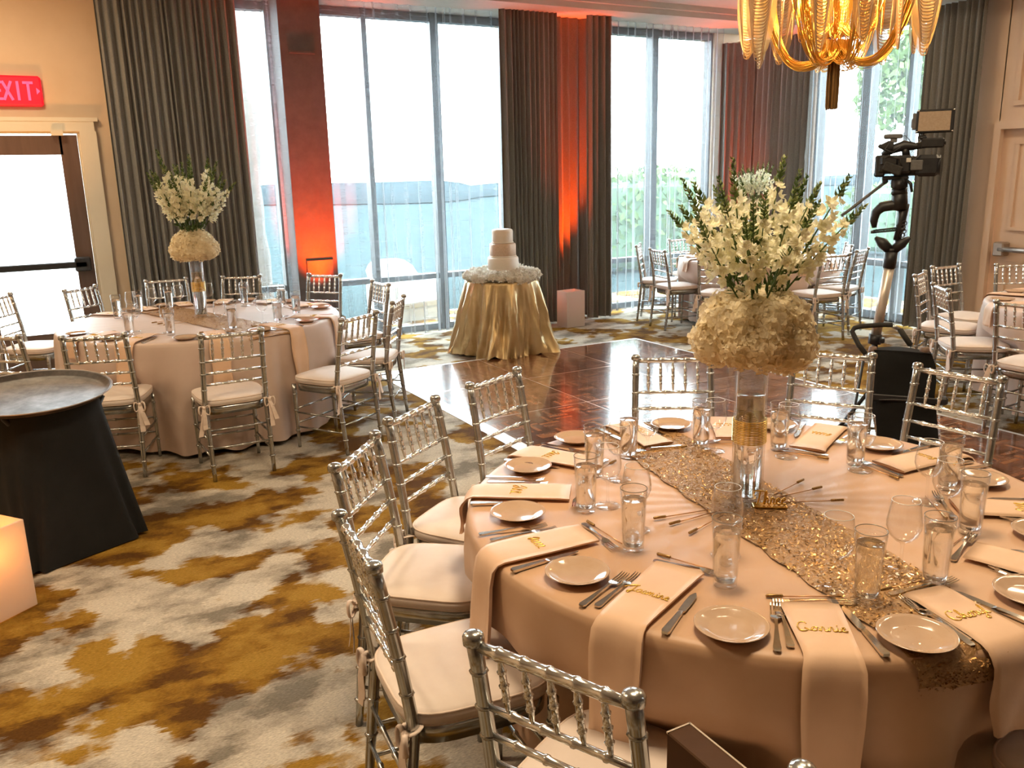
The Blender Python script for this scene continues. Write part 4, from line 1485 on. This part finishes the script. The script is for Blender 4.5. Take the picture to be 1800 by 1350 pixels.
def settings(c, R, key, names, side, hang, what):
    for k, ((x, y, rz), ph) in enumerate(zip(CH_POS[key], names)):
        if ph is None:
            continue
        a = atan2(y-c[1], x-c[0])
        o = link('side_plate', PLATE, None, (*polar(c, R-.115, a-radians(12.5)), ZT), 0); tag(o, 'taupe side plate ' + ph, 'plate', 'side plates on the %s table' % what)
        n = link('napkin', napkin_mesh(R, R-.30, hang[k % len(hang)], .062, 100+k), None, (c[0], c[1], 0), a); tag(n, 'folded blush napkin ' + ph, 'napkin', 'napkins on the %s table' % what)
        tx, ty = polar(c, R-.31, a+radians(11)); tumbler(tx, ty, ZT, 'water tumbler ' + ph, 'tumblers on the %s table' % what)
        tx, ty = polar(c, R-.40, a+radians(6)); wineglass(tx, ty, ZT, 'wine glass ' + ph, 'wine glasses on the %s table' % what)
        if what == 'left':
            for q, dg in enumerate((5.0, 7.2)):
                o = link('fork', FORK, None, (*polar(c, R-.135-.02*q, a-radians(dg)), ZT+.001), a-radians(dg)+pi/2); tag(o, ('inner' if q == 0 else 'outer') + ' fork ' + ph, 'fork', 'forks on the left table')
            o = link('knife', KNIFE, None, (*polar(c, R-.13, a+radians(6)), ZT+.001), a+radians(6)+pi/2); tag(o, 'steel knife ' + ph, 'knife', 'knives on the left table')
            px_, py_ = polar(c, R-.33, a)
            stirrer(px_, py_, a-pi/2, ZT, 'stirrer across the napkin ' + ph, 'stirrers at the left settings')
            o = link('name_sign', NM['@~~~'], None, (*polar(c, R-.14, a), TOP+.0175), a+pi/2); tag(o, 'gold script name on the napkin ' + ph, 'name sign', 'gold script names on the left napkins')


settings(LEFT_C, RL, 'L', ['at the left table front centre', 'behind the black tray stand', 'at the left table, leftmost',
                           'by the door glass, left table', 'by the door frame, left table', 'left of the left vase', 'just right of the left vase',
                           'by the amber pier, left table', 'by the mullion, left table', "by the parquet corner, left table", "at the left table's right front"], 1, [.30, .34, .1, .1, .08, .08, .08, .08, .1, .2, .36], 'left')
settings(FAR_C, RF, 'F', ['before the leftmost far table chair', 'before the side-on far table chair', None, 'at the far table left of the bouquet', 'at the far table right of the bouquet', None, 'before the edge-on far table chair'], 1, [.12], 'far')
settings(RIGHT_C, RR, 'R', ['before the edge-on right table chair', 'before the rearmost right table chair', 'before the right table chair nearest the camera stand', None, 'at the right picture edge table, nearest side'], 1, [.14], 'right')
for (x, y, ph) in ((.80, 6.52, 'front'), (.77, 6.60, 'middle'), (.74, 6.68, 'rear')):
    stirrer(x, y, radians(200), ZT+.003, 'stirrer left of the left vase, %s one' % ph, 'stirrers fanned around the left vase')

# ================================================================ TRAY STAND, UPLIGHT BOXES
t = empty('tray_stand', (-.10, 4.66, 0), 0, 'black cloth covered tray stand in front of the left table', 'tray stand')
f = MB()
def trayskirt(i, j):
    n = 96
    w = 2*pi*i/n
    zt = [.752, .752, .745, .72, .60, .45, .30, .16, .06, .012][j]
    k = [0.02, .9, 1, 1, 1, 1, 1, 1, 1, 1][j]
    d = (.745-min(zt, .745))/.733
    # square base turned to the aisle, softened round top
    c, s_ = cos(w), sin(w)
    e = lerp(.6, .22, d)
    x = math.copysign(abs(c)**e, c); y = math.copysign(abs(s_)**e, s_)
    h = lerp(.24, .315, d)*k
    fo = .012*d*sin(w*13+.7)+.008*d*sin(w*7)
    return ((h+fo)*x, (h+fo)*y, zt+.006*sin(w*5)*(j == 9))
f.grid(trayskirt, 96, 9, closeu=True)
o = f.obj('cloth_cover', m_blackcloth, t, rz=radians(27))
for s in (-1, 1):
    f = MB(); f.tube([(-.24, s*.16, .02), (.24, s*.16, .735)], .013, 8); f.tube([(.24, s*.16, .02), (-.24, s*.16, .735)], .013, 8); f.obj('leg', m_black, t, rz=radians(27))
tr_ = bpy.data.objects.new('serving_tray', None)
f = MB()
f.lathe([(.001, 0), (.31, 0), (.325, .004), (.345, .022), (.352, .026), (.354, .029), (.349, .031), (.342, .027), (.322, .010), (.308, .006), (.001, .006)], 64)
bpy.data.objects.remove(tr_)
tr_ = f.obj('serving_tray', m_tray, None, (-.115, 4.62, .772))
tr_.rotation_euler = (radians(5.5), 0, 0); tr_.scale = (1, .95, 1)
tag(tr_, 'worn round brown serving tray resting on the black stand', 'tray')
f = MB(); f.tube([(cos(w)*.3525, sin(w)*.3525, .029) for w in [i*2*pi/64 for i in range(64)]], .0035, 6, closed=True)
f.obj('rim', mat('scuffed_tray_rim', (.30, .25, .22), .35, metal=.3), tr_)


def uplight_box(x, y, rz, sx, sy, h, label, kind):
    t = empty('uplight_box', (x, y, 0), rz, label, 'light box', 'translucent uplight boxes')
    for (dx, dy, lx, ly) in ((0, -sy/2, sx, .008), (0, sy/2, sx, .008), (-sx/2, 0, .008, sy), (sx/2, 0, .008, sy)):
        f = MB(); f.box((dx, dy, h/2+.004), (lx+(.008 if ly == .008 else -.008), ly, h), bev=.003); f.obj('side_panel', m_box, t)
    f = MB(); f.lathe([(.001, .012), (.08, .012), (.085, .03), (.075, .075), (.001, .075)], 20); f.obj('lamp_can', m_blackp, t)


uplight_box(5.41, 8.42, .06, .25, .20, .42, 'white translucent light box in front of the amber lit drape', 0)
uplight_box(-.42, 3.98, radians(37), .30, .30, .395, 'glowing cream light box at the bottom left picture edge', 0)
uplight_box(8.10, 8.33, -.5, .28, .24, .42, 'white light box behind the far table in the corner', 0)
uplight_box(2.55, 8.56, 0, .26, .20, .38, 'light box at the amber pier foot behind the left table', 0)

# ================================================================ CAKE TABLE
ccx, ccy = 4.07, 7.62
t = empty('cake_table', (ccx, ccy, 0), 0, 'small round pedestal table under the gold satin cloth', 'table')
f = MB(); f.lathe([(.001, .715), (.36, .715), (.365, .725), (.36, .735), (.001, .735)], 40); f.obj('tabletop', m_doorframe, t)
f = MB(); f.lathe([(.001, .0), (.25, .0), (.24, .03), (.04, .05), (.035, .715)], 24); f.obj('pedestal', m_black, t)
rr = random.Random(12)
P = [rr.uniform(0, 6.28) for _ in range(6)]
zs = [.741, .741, .741, .738, .72, .66, .58, .50, .42, .34, .26, .18, .10, .045, .012]


def satin(i, j):
    n = 240
    w = 2*pi*i/n
    z = zs[j]
    if j < 4:
        r = [.02, .25, .36, .372][j]
        return (cos(w)*r, sin(w)*r, z)
    d = (.738-z)/.726
    fo = .50*sin(11*w+P[0]+1.6*d*sin(3*w+P[1]))+.34*sin(19*w+P[2]+2.5*d)+.22*sin(6*w+P[3])+.16*sin(37*w+7*d+P[4])+.10*sin(53*w-11*d+P[5])
    r = .372+.14*d+.062*min(1, d*2.5)*fo
    # puddled, gathered hem on the viewer's side
    hem = max(0, d-.62)/.38
    r += hem*(.05*sin(5*w+P[4])+.03*sin(23*w+9*d+P[5])+.02*sin(41*w+14*d))
    zz = z+hem*.05*(sin(7*w+P[2])+.5*sin(19*w+P[4]))*(1 if z > .03 else .5)
    return (cos(w)*r, sin(w)*r, max(.004, zz))


f = MB(); f.grid(satin, 240, len(zs)-1, closeu=True)
f.add([(cos(2*pi*k/24)*.02, sin(2*pi*k/24)*.02, .741) for k in range(24)], [tuple(range(24))])
o = f.obj('satin_cloth', m_satin, None, (ccx, ccy, 0)); tag(o, 'gathered gold satin cloth puddling around the cake table', 'tablecloth')


def blossom_mesh(seed, R=.05):
    rr = random.Random(seed)
    f = MB()
    for k in range(26):
        u = 1-1.5*(k+.5)/26; w = k*2.4; q = sqrt(max(0, 1-u*u))
        d = Vector((q*cos(w), q*sin(w), u))
        floret(f, d*R*rr.uniform(.7, 1.0), d, R*.46, 0, rr, 4, .5)
    f.lathe([(.001, -R*.5), (R*.6, -R*.3), (R*.65, .2*R), (.001, R*.6)], 8)
    return f.mesh('blossom', m_white)


BL = [blossom_mesh(s) for s in (3, 4)]
g = empty('flower_garland', (ccx, ccy, .745), 0, 'white blossom garland ringing the cake on the gold cloth', 'garland')
for ring, (n, r, z) in enumerate(((24, .345, .028), (20, .285, .045), (14, .225, .045))):
    for k in range(n):
        w = 2*pi*(k+.5*ring)/n
        o = link('blossom', BL[(k+ring) % 2], g, (cos(w)*r, sin(w)*r, z+rr.uniform(-.012, .018)), rot=(rr.uniform(-.5, .5), rr.uniform(-.5, .5), rr.uniform(0, 6)))
        o.scale = [rr.uniform(.85, 1.15)]*3
ck = empty('wedding_cake', (ccx+.02, ccy, .742), 0, 'three tier ivory wedding cake with a rose gold middle tier', 'cake')
f = MB(); f.lathe([(.001, .0), (.175, 0), (.18, .006), (.18, .012), (.001, .014)], 40); f.lathe([(.10, .012), (.12, .02), (.12, .075), (.10, .085)], 32); f.obj('cake_stand', m_seam, ck)


def tier(z, r, h, m):
    f = MB(); f.lathe([(.001, z), (r-.004, z), (r, z+.006), (r+.001, z+h-.02), (r-.004, z+h-.006), (r-.018, z+h), (.001, z+h+.001)], 48)
    return f.obj('cake_tier', m, ck)


tier(.085, .155, .135, m_cake); o = tier(.221, .132, .135, m_cakeg); o['label'] = 'rose gold sugared tier'; tier(.357, .104, .135, m_cake)
for (z, r) in ((.095, .158), (.226, .134), (.362, .106)):
    f = MB(); f.tube([(cos(w)*r, sin(w)*r, z) for w in [i*2*pi/48 for i in range(48)]], .006, 6, closed=True); f.obj('icing_border', m_cake, ck)

# ================================================================ CHANDELIER
hx, hy = 4.63, 4.07
ch = empty('chandelier', (hx, hy, 2.12), 0, 'gold chandelier of draped chain strands hanging over the parquet', 'chandelier')
Z0 = 2.12


def strand_bundle(f, path, n, wid, thk, rr, r=.0022, sag=.02):
    """n thin chains side by side following a path; path gives (point, side vector)"""
    for k in range(n):
        u = (k+.5)/n*2-1
        jit = rr.uniform(-1, 1)
        pts = []
        for i, (p, sd) in enumerate(path):
            t = i/(len(path)-1)
            pts.append(p+sd*(u*wid*(.35+.65*abs(cos(pi*t*.9))) )+Vector((0, 0, -sag*sin(pi*t)*(.5+.5*jit)-thk*sin(pi*t)*abs(u))))
        f.tube(pts, r, 4, cap=False)


rr = random.Random(40)
for k in range(8):
    w = 2*pi*k/8+.28
    d = Vector((cos(w), sin(w), 0)); sd = Vector((-sin(w), cos(w), 0))
    path = []
    for i in range(17):
        p_ = pi/2*i/16
        path.append((d*(.20+.29*cos(p_))+Vector((0, 0, .98-.68*sin(p_))), sd))
    for i in range(1, 9):
        p_ = pi/2*i/8
        path.append((d*(.20-.145*sin(p_))+Vector((0, 0, .30+.12*(1-cos(p_)))), sd))
    f = MB(); strand_bundle(f, path, 28, .085, .010, rr, .0025, .05)
    f.obj('chain_swag', m_chain, ch)
for k in range(8):
    w = 2*pi*(k+.5)/8+.28
    d = Vector((cos(w), sin(w), 0)); sd = Vector((-sin(w), cos(w), 0))
    path = []
    for i in range(19):
        t = i/18
        path.append((d*(.33-.28*t)+Vector((0, 0, lerp(.95, .52, t)-.26*sin(pi*t**.85))), sd))
    f = MB(); strand_bundle(f, path, 14, .045, .012, rr, .0022, .03)
    f.obj('chain_swag', m_chain, ch)
# hanging pointed veils of nested loops around the rim
for k in range(14):
    w = 2*pi*k/14+.1
    d = Vector((cos(w), sin(w), 0)); sd = Vector((-sin(w), cos(w), 0))
    sd = (sd*.55+d*.84*(1 if k % 2 else -1)).normalized()
    f = MB()
    R_ = .535 if k % 2 else .51
    top = .98; low = .34 if k % 2 else .30
    hw = .095
    for q in range(30):
        u = (q+1)/30
        zl = lerp(top-.10, low, u)
        ww = hw*(.25+.75*sin(pi*min(1, u*.75+.12)))
        pts = []
        for i in range(15):
            s = i/14*2-1
            z = zl+(top-zl)*abs(s)**(2.3)
            x = s*ww*(1-.0*abs(s))
            x = math.copysign(abs(s)**.55, s)*ww
            pts.append(d*(R_+.012*sin(pi*(s+1)/2))+sd*x+Vector((0, 0, z)))
        f.tube(pts, .0036, 4, cap=False)
    v_ = f.obj('chain_veil', m_chainp, ch)
    f = MB()
    f.grid(lambda i, j: tuple(d*(R_+.012*sin(pi*i/8))+sd*((i/4-1)*hw*(.86+.14*sin(pi*j/10))*max(.03, sqrt(max(0, 1-max(0, (j-4)/6)**2.2))))+Vector((0, 0, lerp(top, low, j/10)))), 8, 10)
    f.obj('mesh_web', m_veil, v_)
for k in range(8):
    w = 2*pi*k/8+.05
    d = Vector((cos(w), sin(w), 0)); sd = Vector((-sin(w), cos(w), 0))
    f = MB()
    for q in range(22):
        u = (q+1)/22
        zl = lerp(.86, .44, u); ww = .075*(.3+.7*u)
        f.tube([d*.27+sd*(math.copysign(abs(s)**.6, s)*ww)+Vector((0, 0, zl+(.96-zl)*abs(s)**2.2)) for s in [i/6-1 for i in range(13)]], .0022, 4, cap=False)
    f.obj('chain_veil', m_chain, ch)
f = MB()
for k in range(26):
    w = 2*pi*k/26; r = .055
    f.tube([(cos(w)*r*(1+.25*sin(pi*t)), sin(w)*r*(1+.25*sin(pi*t)), lerp(.98, .33, t)) for t in [i/10 for i in range(11)]], .0026, 4, cap=False)
f.obj('chain_column', m_chain, ch)
f = MB(); f.lathe([(.03, .345), (.06, .335), (.062, .30), (.04, .285), (.02, .30)], 20); f.obj('hub_ring', m_chain, ch)
f = MB()
for k in range(80):
    w = rr.uniform(0, 2*pi); r = .036*sqrt(rr.random())
    f.tube([(cos(w)*r, sin(w)*r, .31), (cos(w)*r*1.1, sin(w)*r*1.1, .15), (cos(w)*r*1.05, sin(w)*r*1.05, rr.uniform(.0, .012))], .0042, 4, cap=False)
f.obj('tassel', mat('bronze_tassel', (.30, .17, .06), .4, metal=.8), ch)
f = MB()
for r in (.30, .53):
    f.tube([(cos(w)*r, sin(w)*r, .985) for w in [i*2*pi/48 for i in range(48)]], .009, 8, closed=True)
for k in range(6):
    w = k*pi/3; f.tube([(0, 0, .985), (cos(w)*.53, sin(w)*.53, .985)], .006, 6)
f.tube([(0, 0, .60), (0, 0, 1.46)], .012, 10); f.lathe([(.001, 1.50), (.09, 1.50), (.085, 1.47), (.02, 1.455), (.012, 1.45)], 24)
f.obj('frame', m_chain, ch)
for k in range(6):
    w = k*pi/3+.3
    x, y = cos(w)*.15, sin(w)*.15
    f = MB(); f.tube([(x, y, .985), (x, y, .80)], .011, 8); f.obj('lamp_socket', m_chain, ch)
    f = MB(); f.lathe([(.001, -.055), (.013, -.045), (.019, -.02), (.013, .0), (.008, .01)], 12); f.obj('bulb', m_bulb, ch, (x, y, .79))
    lamp('chandelier_lamp', 'POINT', (hx+x*1.3, hy+y*1.3, Z0+.70), 5.5, (1, .66, .30), shadow_soft_size=.03)

# ================================================================ VIDEO CAMERA ON ITS STAND
sx_, sy_ = 4.215, 3.225
rzs = atan2(-.794, .6075)          # local x runs to the right of the viewer's line of sight
BZ = .021
st = empty('camera_stand', (sx_, sy_, BZ), rzs, 'silver pole camera stand with black fluid head and support arm', 'camera stand')
# everything below in metres: x sideways, y away from the viewer, z up
f = MB(); f.tube([(-.042, 0, .765), (.003, 0, 1.185)], .0275, 18); f.obj('pole', mat('satin_aluminium_pole', (.74, .69, .62), .35, metal=.6), st)
f = MB(); f.tube([(-.045, 0, .25), (-.041, 0, .78)], .017, 14); f.obj('lower_pole', m_greyp, st)
f = MB(); f.tube([(-.0445, 0, .735), (-.041, 0, .79)], .036, 16); f.box((-.005, -.03, .762), (.03, .05, .03), bev=.006); f.obj('collar', m_black, st)
f = MB(); f.tube([(.002, 0, 1.175), (.006, 0, 1.265)], .034, 16); f.tube([(.006, 0, 1.262), (.008, 0, 1.285)], .028, 16); f.obj('pole_clamp', m_blackp, st)
for k in range(3):
    w = k*2*pi/3+.55
    f = MB(); f.tube([(-.045, 0, .46), (-.045+cos(w)*.30, sin(w)*.30, .015)], .012, 8); f.tube([(-.045, 0, .22), (-.045+cos(w)*.17, sin(w)*.17, .205)], .008, 6)
    f.lathe([(.001, 0), (.018, 0), (.018, .02), (.001, .024)], 10, (-.045+cos(w)*.30, sin(w)*.30, 0)); f.obj('leg', m_black, st)
# V shaped bowl leaves
for s in (-1, 1):
    f = MB()
    f.grid(lambda i, j: (.006+s*(.004+.088*(i/6)), -.02+.04*(j/3)+.012*sin(pi*i/6), 1.262+.075*(i/6)**.8+(.035*sin(pi*min(1, i/6+.12)))*(j/3-.2)), 6, 3)
    f.tube([(.006+s*.01, 0, 1.275), (.006+s*.05, 0, 1.315), (.006+s*.09, 0, 1.345)], [.026, .030, .010], 10)
    f.obj('bowl_leaf', m_blackp, st)
# spring arm: curved arm to the left, spring links, coil on the right
f = MB()
pts = [(.055, 0, 1.515), (.0, -.005, 1.525), (-.06, -.01, 1.515), (-.090, -.012, 1.485), (-.098, -.012, 1.44), (-.092, -.012, 1.40)]
f.tube(pts, [.030, .030, .029, .026, .022, .012], 12, flat=1.0)
f.obj('support_arm', m_blackp, st)
f = MB()
for z, dz in ((1.385, .018), (1.372, .016)):
    f.tube([(-.098, -.012, z), (.05, -.012, z+dz)], .004, 6)
for i in range(16):
    x = -.09+i*.0088
    f.tube([(x, -.02, 1.37+.0011*i), (x+.004, -.012, 1.389+.0011*i), (x+.008, -.004, 1.372+.0011*i)], .0022, 5)
f.lathe([(.001, -.008), (.013, -.008), (.013, .008), (.001, .008)], 12, (-.098, -.012, 1.376)); f.lathe([(.001, -.008), (.014, -.008), (.014, .008), (.001, .008)], 12, (.054, -.012, 1.392))
f.obj('spring_link', m_black, st)
f = MB()
for i in range(4):
    c0 = Vector((.055+.006*(i % 2), -.02, 1.36+.022*i)); f.tube([c0+Vector((cos(w)*.012, 0, sin(w)*.012)) for w in [q*2*pi/10 for q in range(10)]], .003, 5, closed=True)
f.tube([(.03, 0, 1.33), (.045, 0, 1.43), (.05, 0, 1.53)], [.02, .022, .03], 12)
f.obj('cable_coil', m_black, st)
# fluid head
f = MB(); f.tube([(.028, 0, 1.50), (.026, 0, 1.55), (.022, 0, 1.60)], [.045, .042, .040], 16); f.tube([(.022, 0, 1.585), (.02, 0, 1.615)], [.043, .040], 16); f.box((.018, 0, 1.640), (.085, .08, .07), bev=.018); f.tube([(.018, -.05, 1.635), (.018, .05, 1.635)], .027, 14)
f.obj('fluid_head', m_blackp, st)
f = MB(); f.box((-.005, 0, 1.672), (.135, .06, .022), bev=.006); f.box((-.055, 0, 1.660), (.03, .05, .04), bev=.008); f.box((.045, 0, 1.688), (.12, .05, .012), bev=.004); f.box((.07, -.01, 1.700), (.07, .035, .012), bev=.004); f.obj('camera_plate', m_black, st)
f = MB(); f.tube([(.055, -.02, 1.655), (.075, -.03, 1.64), (.085, -.035, 1.595)], [.010, .009, .007], 8); f.obj('tilt_lever', m_black, st)
f = MB(); f.tube([(-.055, -.01, 1.648), (-.235, -.03, 1.495), (-.27, -.035, 1.468)], .0085, 10); f.obj('pan_handle', m_greyp, st)

vc = empty('video_camera', (sx_, sy_, BZ+1.685), rzs, 'black shoulder style video camera facing right on the stand', 'video camera')
vc.scale = (.92, .92, .94)
f = MB(); f.box((-.015, 0, .062), (.185, .115, .105), bev=.014); f.box((-.095, 0, .055), (.06, .10, .125), bev=.01); f.box((-.045, -.055, .085), (.10, .03, .06), bev=.012); f.obj('body', m_blackp, vc)
f = MB(); f.box((-.025, -.068, .040), (.11, .016, .058), bev=.008, rot=Matrix.Rotation(.35, 3, 'Y')); f.tube([(-.085, -.06, .085), (-.05, -.072, .112), (.01, -.07, .095), (.022, -.066, .05)], .0055, 8); f.obj('hand_strap', m_rubber, vc)
f = MB(); f.tube([(.06, 0, .055), (.085, 0, .055), (.13, 0, .054)], [.050, .054, .052], 20); f.obj('lens_barrel', m_blackp, vc)
f = MB(); f.box((.165, 0, .052), (.13, .125, .122), bev=.02); f.tube([(.205, 0, .052), (.231, 0, .052)], [.05, .058], 18); f.obj('lens_hood', m_black, vc)
f = MB(); f.box((.105, -.064, .056), (.065, .008, .058), bev=.004); f.obj('focus_window', m_greyp, vc)
f = MB(); f.box((.060, -.062, .085), (.026, .008, .024), bev=.002); o = f.obj('switch_plate', mat('pale_switch', (.55, .54, .50), .5), vc); o['label'] = 'pale switch plate'
f = MB()
f.tube([(-.09, 0, .118), (-.03, 0, .150), (.03, 0, .168), (.09, 0, .162), (.15, 0, .172), (.185, 0, .175)], [.016, .026, .030, .020, .022, .024], 12)
f.tube([(-.06, 0, .11), (-.055, 0, .145)], .018, 10); f.tube([(.045, 0, .11), (.035, 0, .155)], .022, 10)
f.obj('top_handle', m_blackp, vc)
f = MB(); f.tube([(-.115, -.005, .168), (-.06, -.005, .165), (-.03, -.005, .162)], [.004, .034, .028], 14); f.tube([(-.155+.04, -.005, .168), (-.10, -.005, .168)], [.004, .018], 12); f.obj('eyecup', m_rubber, vc)
f = MB(); f.box((.18, .0, .178), (.125, .065, .055), bev=.008); f.tube([(.10, -.01, .172), (.25, -.01, .178)], .012, 10); f.obj('microphone_mount', m_blackp, vc)
f = MB(); f.box((-.035, 0, .222), (.105, .035, .028), bev=.008); f.box((-.008, -.019, .222), (.035, .004, .018)); f.box((-.03, 0, .198), (.04, .02, .026), bev=.004); f.obj('wireless_receiver', m_greyp, vc)
f = MB(); f.tube([(.0, 0, .215), (.03, -.01, .225), (.055, -.012, .20), (.07, -.01, .175)], .0025, 6); f.tube([(-.05, -.03, .19), (-.075, -.05, .15), (-.03, -.06, .13), (.01, -.05, .16)], .003, 6); f.obj('cable', m_black, vc)
lp = empty('led_panel_light', (sx_, sy_, BZ+1.685), rzs, 'square LED panel light with tan diffuser above the video camera', 'light panel')
lp.scale = (.90, .92, .91)
f = MB(); f.box((.187, 0, .308), (.205, .03, .135), bev=.006); f.obj('housing', m_black, lp)
f = MB(); f.box((.184, -.017, .308), (.172, .006, .110)); f.obj('diffuser', m_led, lp)
f = MB(); f.box((.076, .02, .31), (.022, .05, .095), bev=.004); f.box((.066, .02, .30), (.012, .04, .05), bev=.003); f.obj('battery', m_greyp, lp)
for x in (.092, .283):
    for z in (.249, .368):
        f = MB(); f.lathe([(.001, -.003), (.006, -.003), (.006, .003), (.001, .003)], 8, (x, -.016, z)); f.obj('corner_screw', m_rail, lp)
f = MB(); f.tube([(.125, 0, .24), (.125, 0, .205)], .011, 10); f.box((.125, 0, .225), (.04, .03, .012), bev=.003); f.tube([(.10, -.012, .215), (.15, -.012, .215)], .008, 8); f.obj('bracket', m_black, lp)

# black fabric trolley in front of the stand
tx_, ty_ = 4.13, 3.06
t = empty('gear_trolley', (tx_, ty_, BZ), rzs, 'black fabric gear trolley with foam grip handle in front of the camera stand', 'trolley')
f = MB()
OUT = [(.735, -.13, .165), (.72, -.142, .175), (.66, -.140, .198), (.58, -.130, .207), (.50, -.118, .205), (.44, -.118, .215), (.41, -.112, .222), (.34, -.098, .232), (.24, -.075, .248), (.15, -.05, .262), (.05, -.03, .27)]
def apron(sg):
    def fn(i, j):
        z, a, b2 = OUT[j]
        u = i/8
        return (lerp(a, b2, u), sg*(.030+.030*sin(pi*u))+.01*sin(j*1.7+u*5), z+.008*sin(pi*u)*(j == 0))
    return fn
f.grid(apron(-1), 8, len(OUT)-1); b_ = len(f.v); f.grid(apron(1), 8, len(OUT)-1)
for j in range(len(OUT)-1):
    for i0 in (0, 8):
        f.f.append((j*9+i0, (j+1)*9+i0, b_+(j+1)*9+i0, b_+j*9+i0)); f.mi.append(0); f.sm.append(False)
for i in range(8):
    f.f.append((i, i+1, b_+i+1, b_+i)); f.mi.append(0); f.sm.append(False)
f.obj('fabric_panel', m_blackcloth, t)
f = MB(); f.box((.05, -.068, .475), (.36, .012, .035), bev=.004); f.box((.245, -.04, .475), (.055, .05, .045), bev=.01); f.box((-.128, -.04, .475), (.035, .05, .04), bev=.01); f.obj('strap', m_black, t)
f = MB(); f.tube([(-.075, -.078, .462), (.0, -.082, .472), (.12, -.082, .474)], .002, 5); o = f.obj('zip_cord', m_greyp, t); o['label'] = 'grey zip cord'
f = MB()
f.tube([(-.165, .03, .70), (-.205, .05, .745), (-.232, .07, .79), (-.246, .08, .815), (-.235, .085, .835), (-.205, .09, .845), (-.10, .10, .858), (-.035, .10, .860)], .014, 10)
f.obj('foam_handle', m_rubber, t)
f = MB(); f.tube([(.005, .10, .835), (.03, .09, .80), (.065, .07, .755)], .016, 10); f.obj('foam_handle', m_rubber, t)
f = MB(); f.tube([(.065, .07, .755), (.085, .05, .73), (.12, .03, .72)], .010, 8); f.tube([(-.165, .03, .70), (-.15, .02, .68), (-.12, .0, .67)], .011, 8); f.tube([(-.05, .10, .860), (.005, .10, .835)], .011, 8); f.obj('handle_tube', m_silver, t)
f = MB(); f.lathe([(.001, -.02), (.022, -.02), (.026, 0), (.022, .02), (.001, .022)], 12, (.135, -.01, .742)); f.lathe([(.001, -.025), (.02, -.025), (.024, 0), (.02, .025), (.001, .027)], 12, (-.128, -.01, .725)); f.obj('handle_joint', mat('brown_joint', (.16, .10, .07), .5), t)
f = MB(); f.tube([(-.17, .04, .69), (-.235, -.01, .02)], .0075, 8); f.obj('leg', m_black, t)
f = MB(); f.tube([(-.12, .03, .66), (.02, -.02, .02)], .008, 8); o = f.obj('leg', m_copper, t); o['label'] = 'pale brown leg'
f = MB(); f.tube([(.17, .05, .66), (.26, .06, .02)], .0075, 8); f.obj('leg', m_black, t)

# brown folded card box in the foreground at the bottom edge
t = empty('brown_case', (.743, .61, 0), 0, 'slim dark brown case on a low stand beside the foremost chair', 'case')
f = MB(); f.box((0, 0, .915), (.044, .515, .070), bev=.002); f.obj('case_body', m_brownbox, t)
f = MB(); f.box((.0215, 0, .9495), (.003, .515, .003)); f.box((0, .2565, .9495), (.044, .003, .003)); f.obj('edge_trim', m_gedge, t)
for y in (-.2, .2):
    f = MB(); f.tube([(0, y, .02), (0, y, .885)], .010, 8); f.box((0, y, .01), (.16, .04, .02), bev=.004); f.obj('leg', m_black, t)
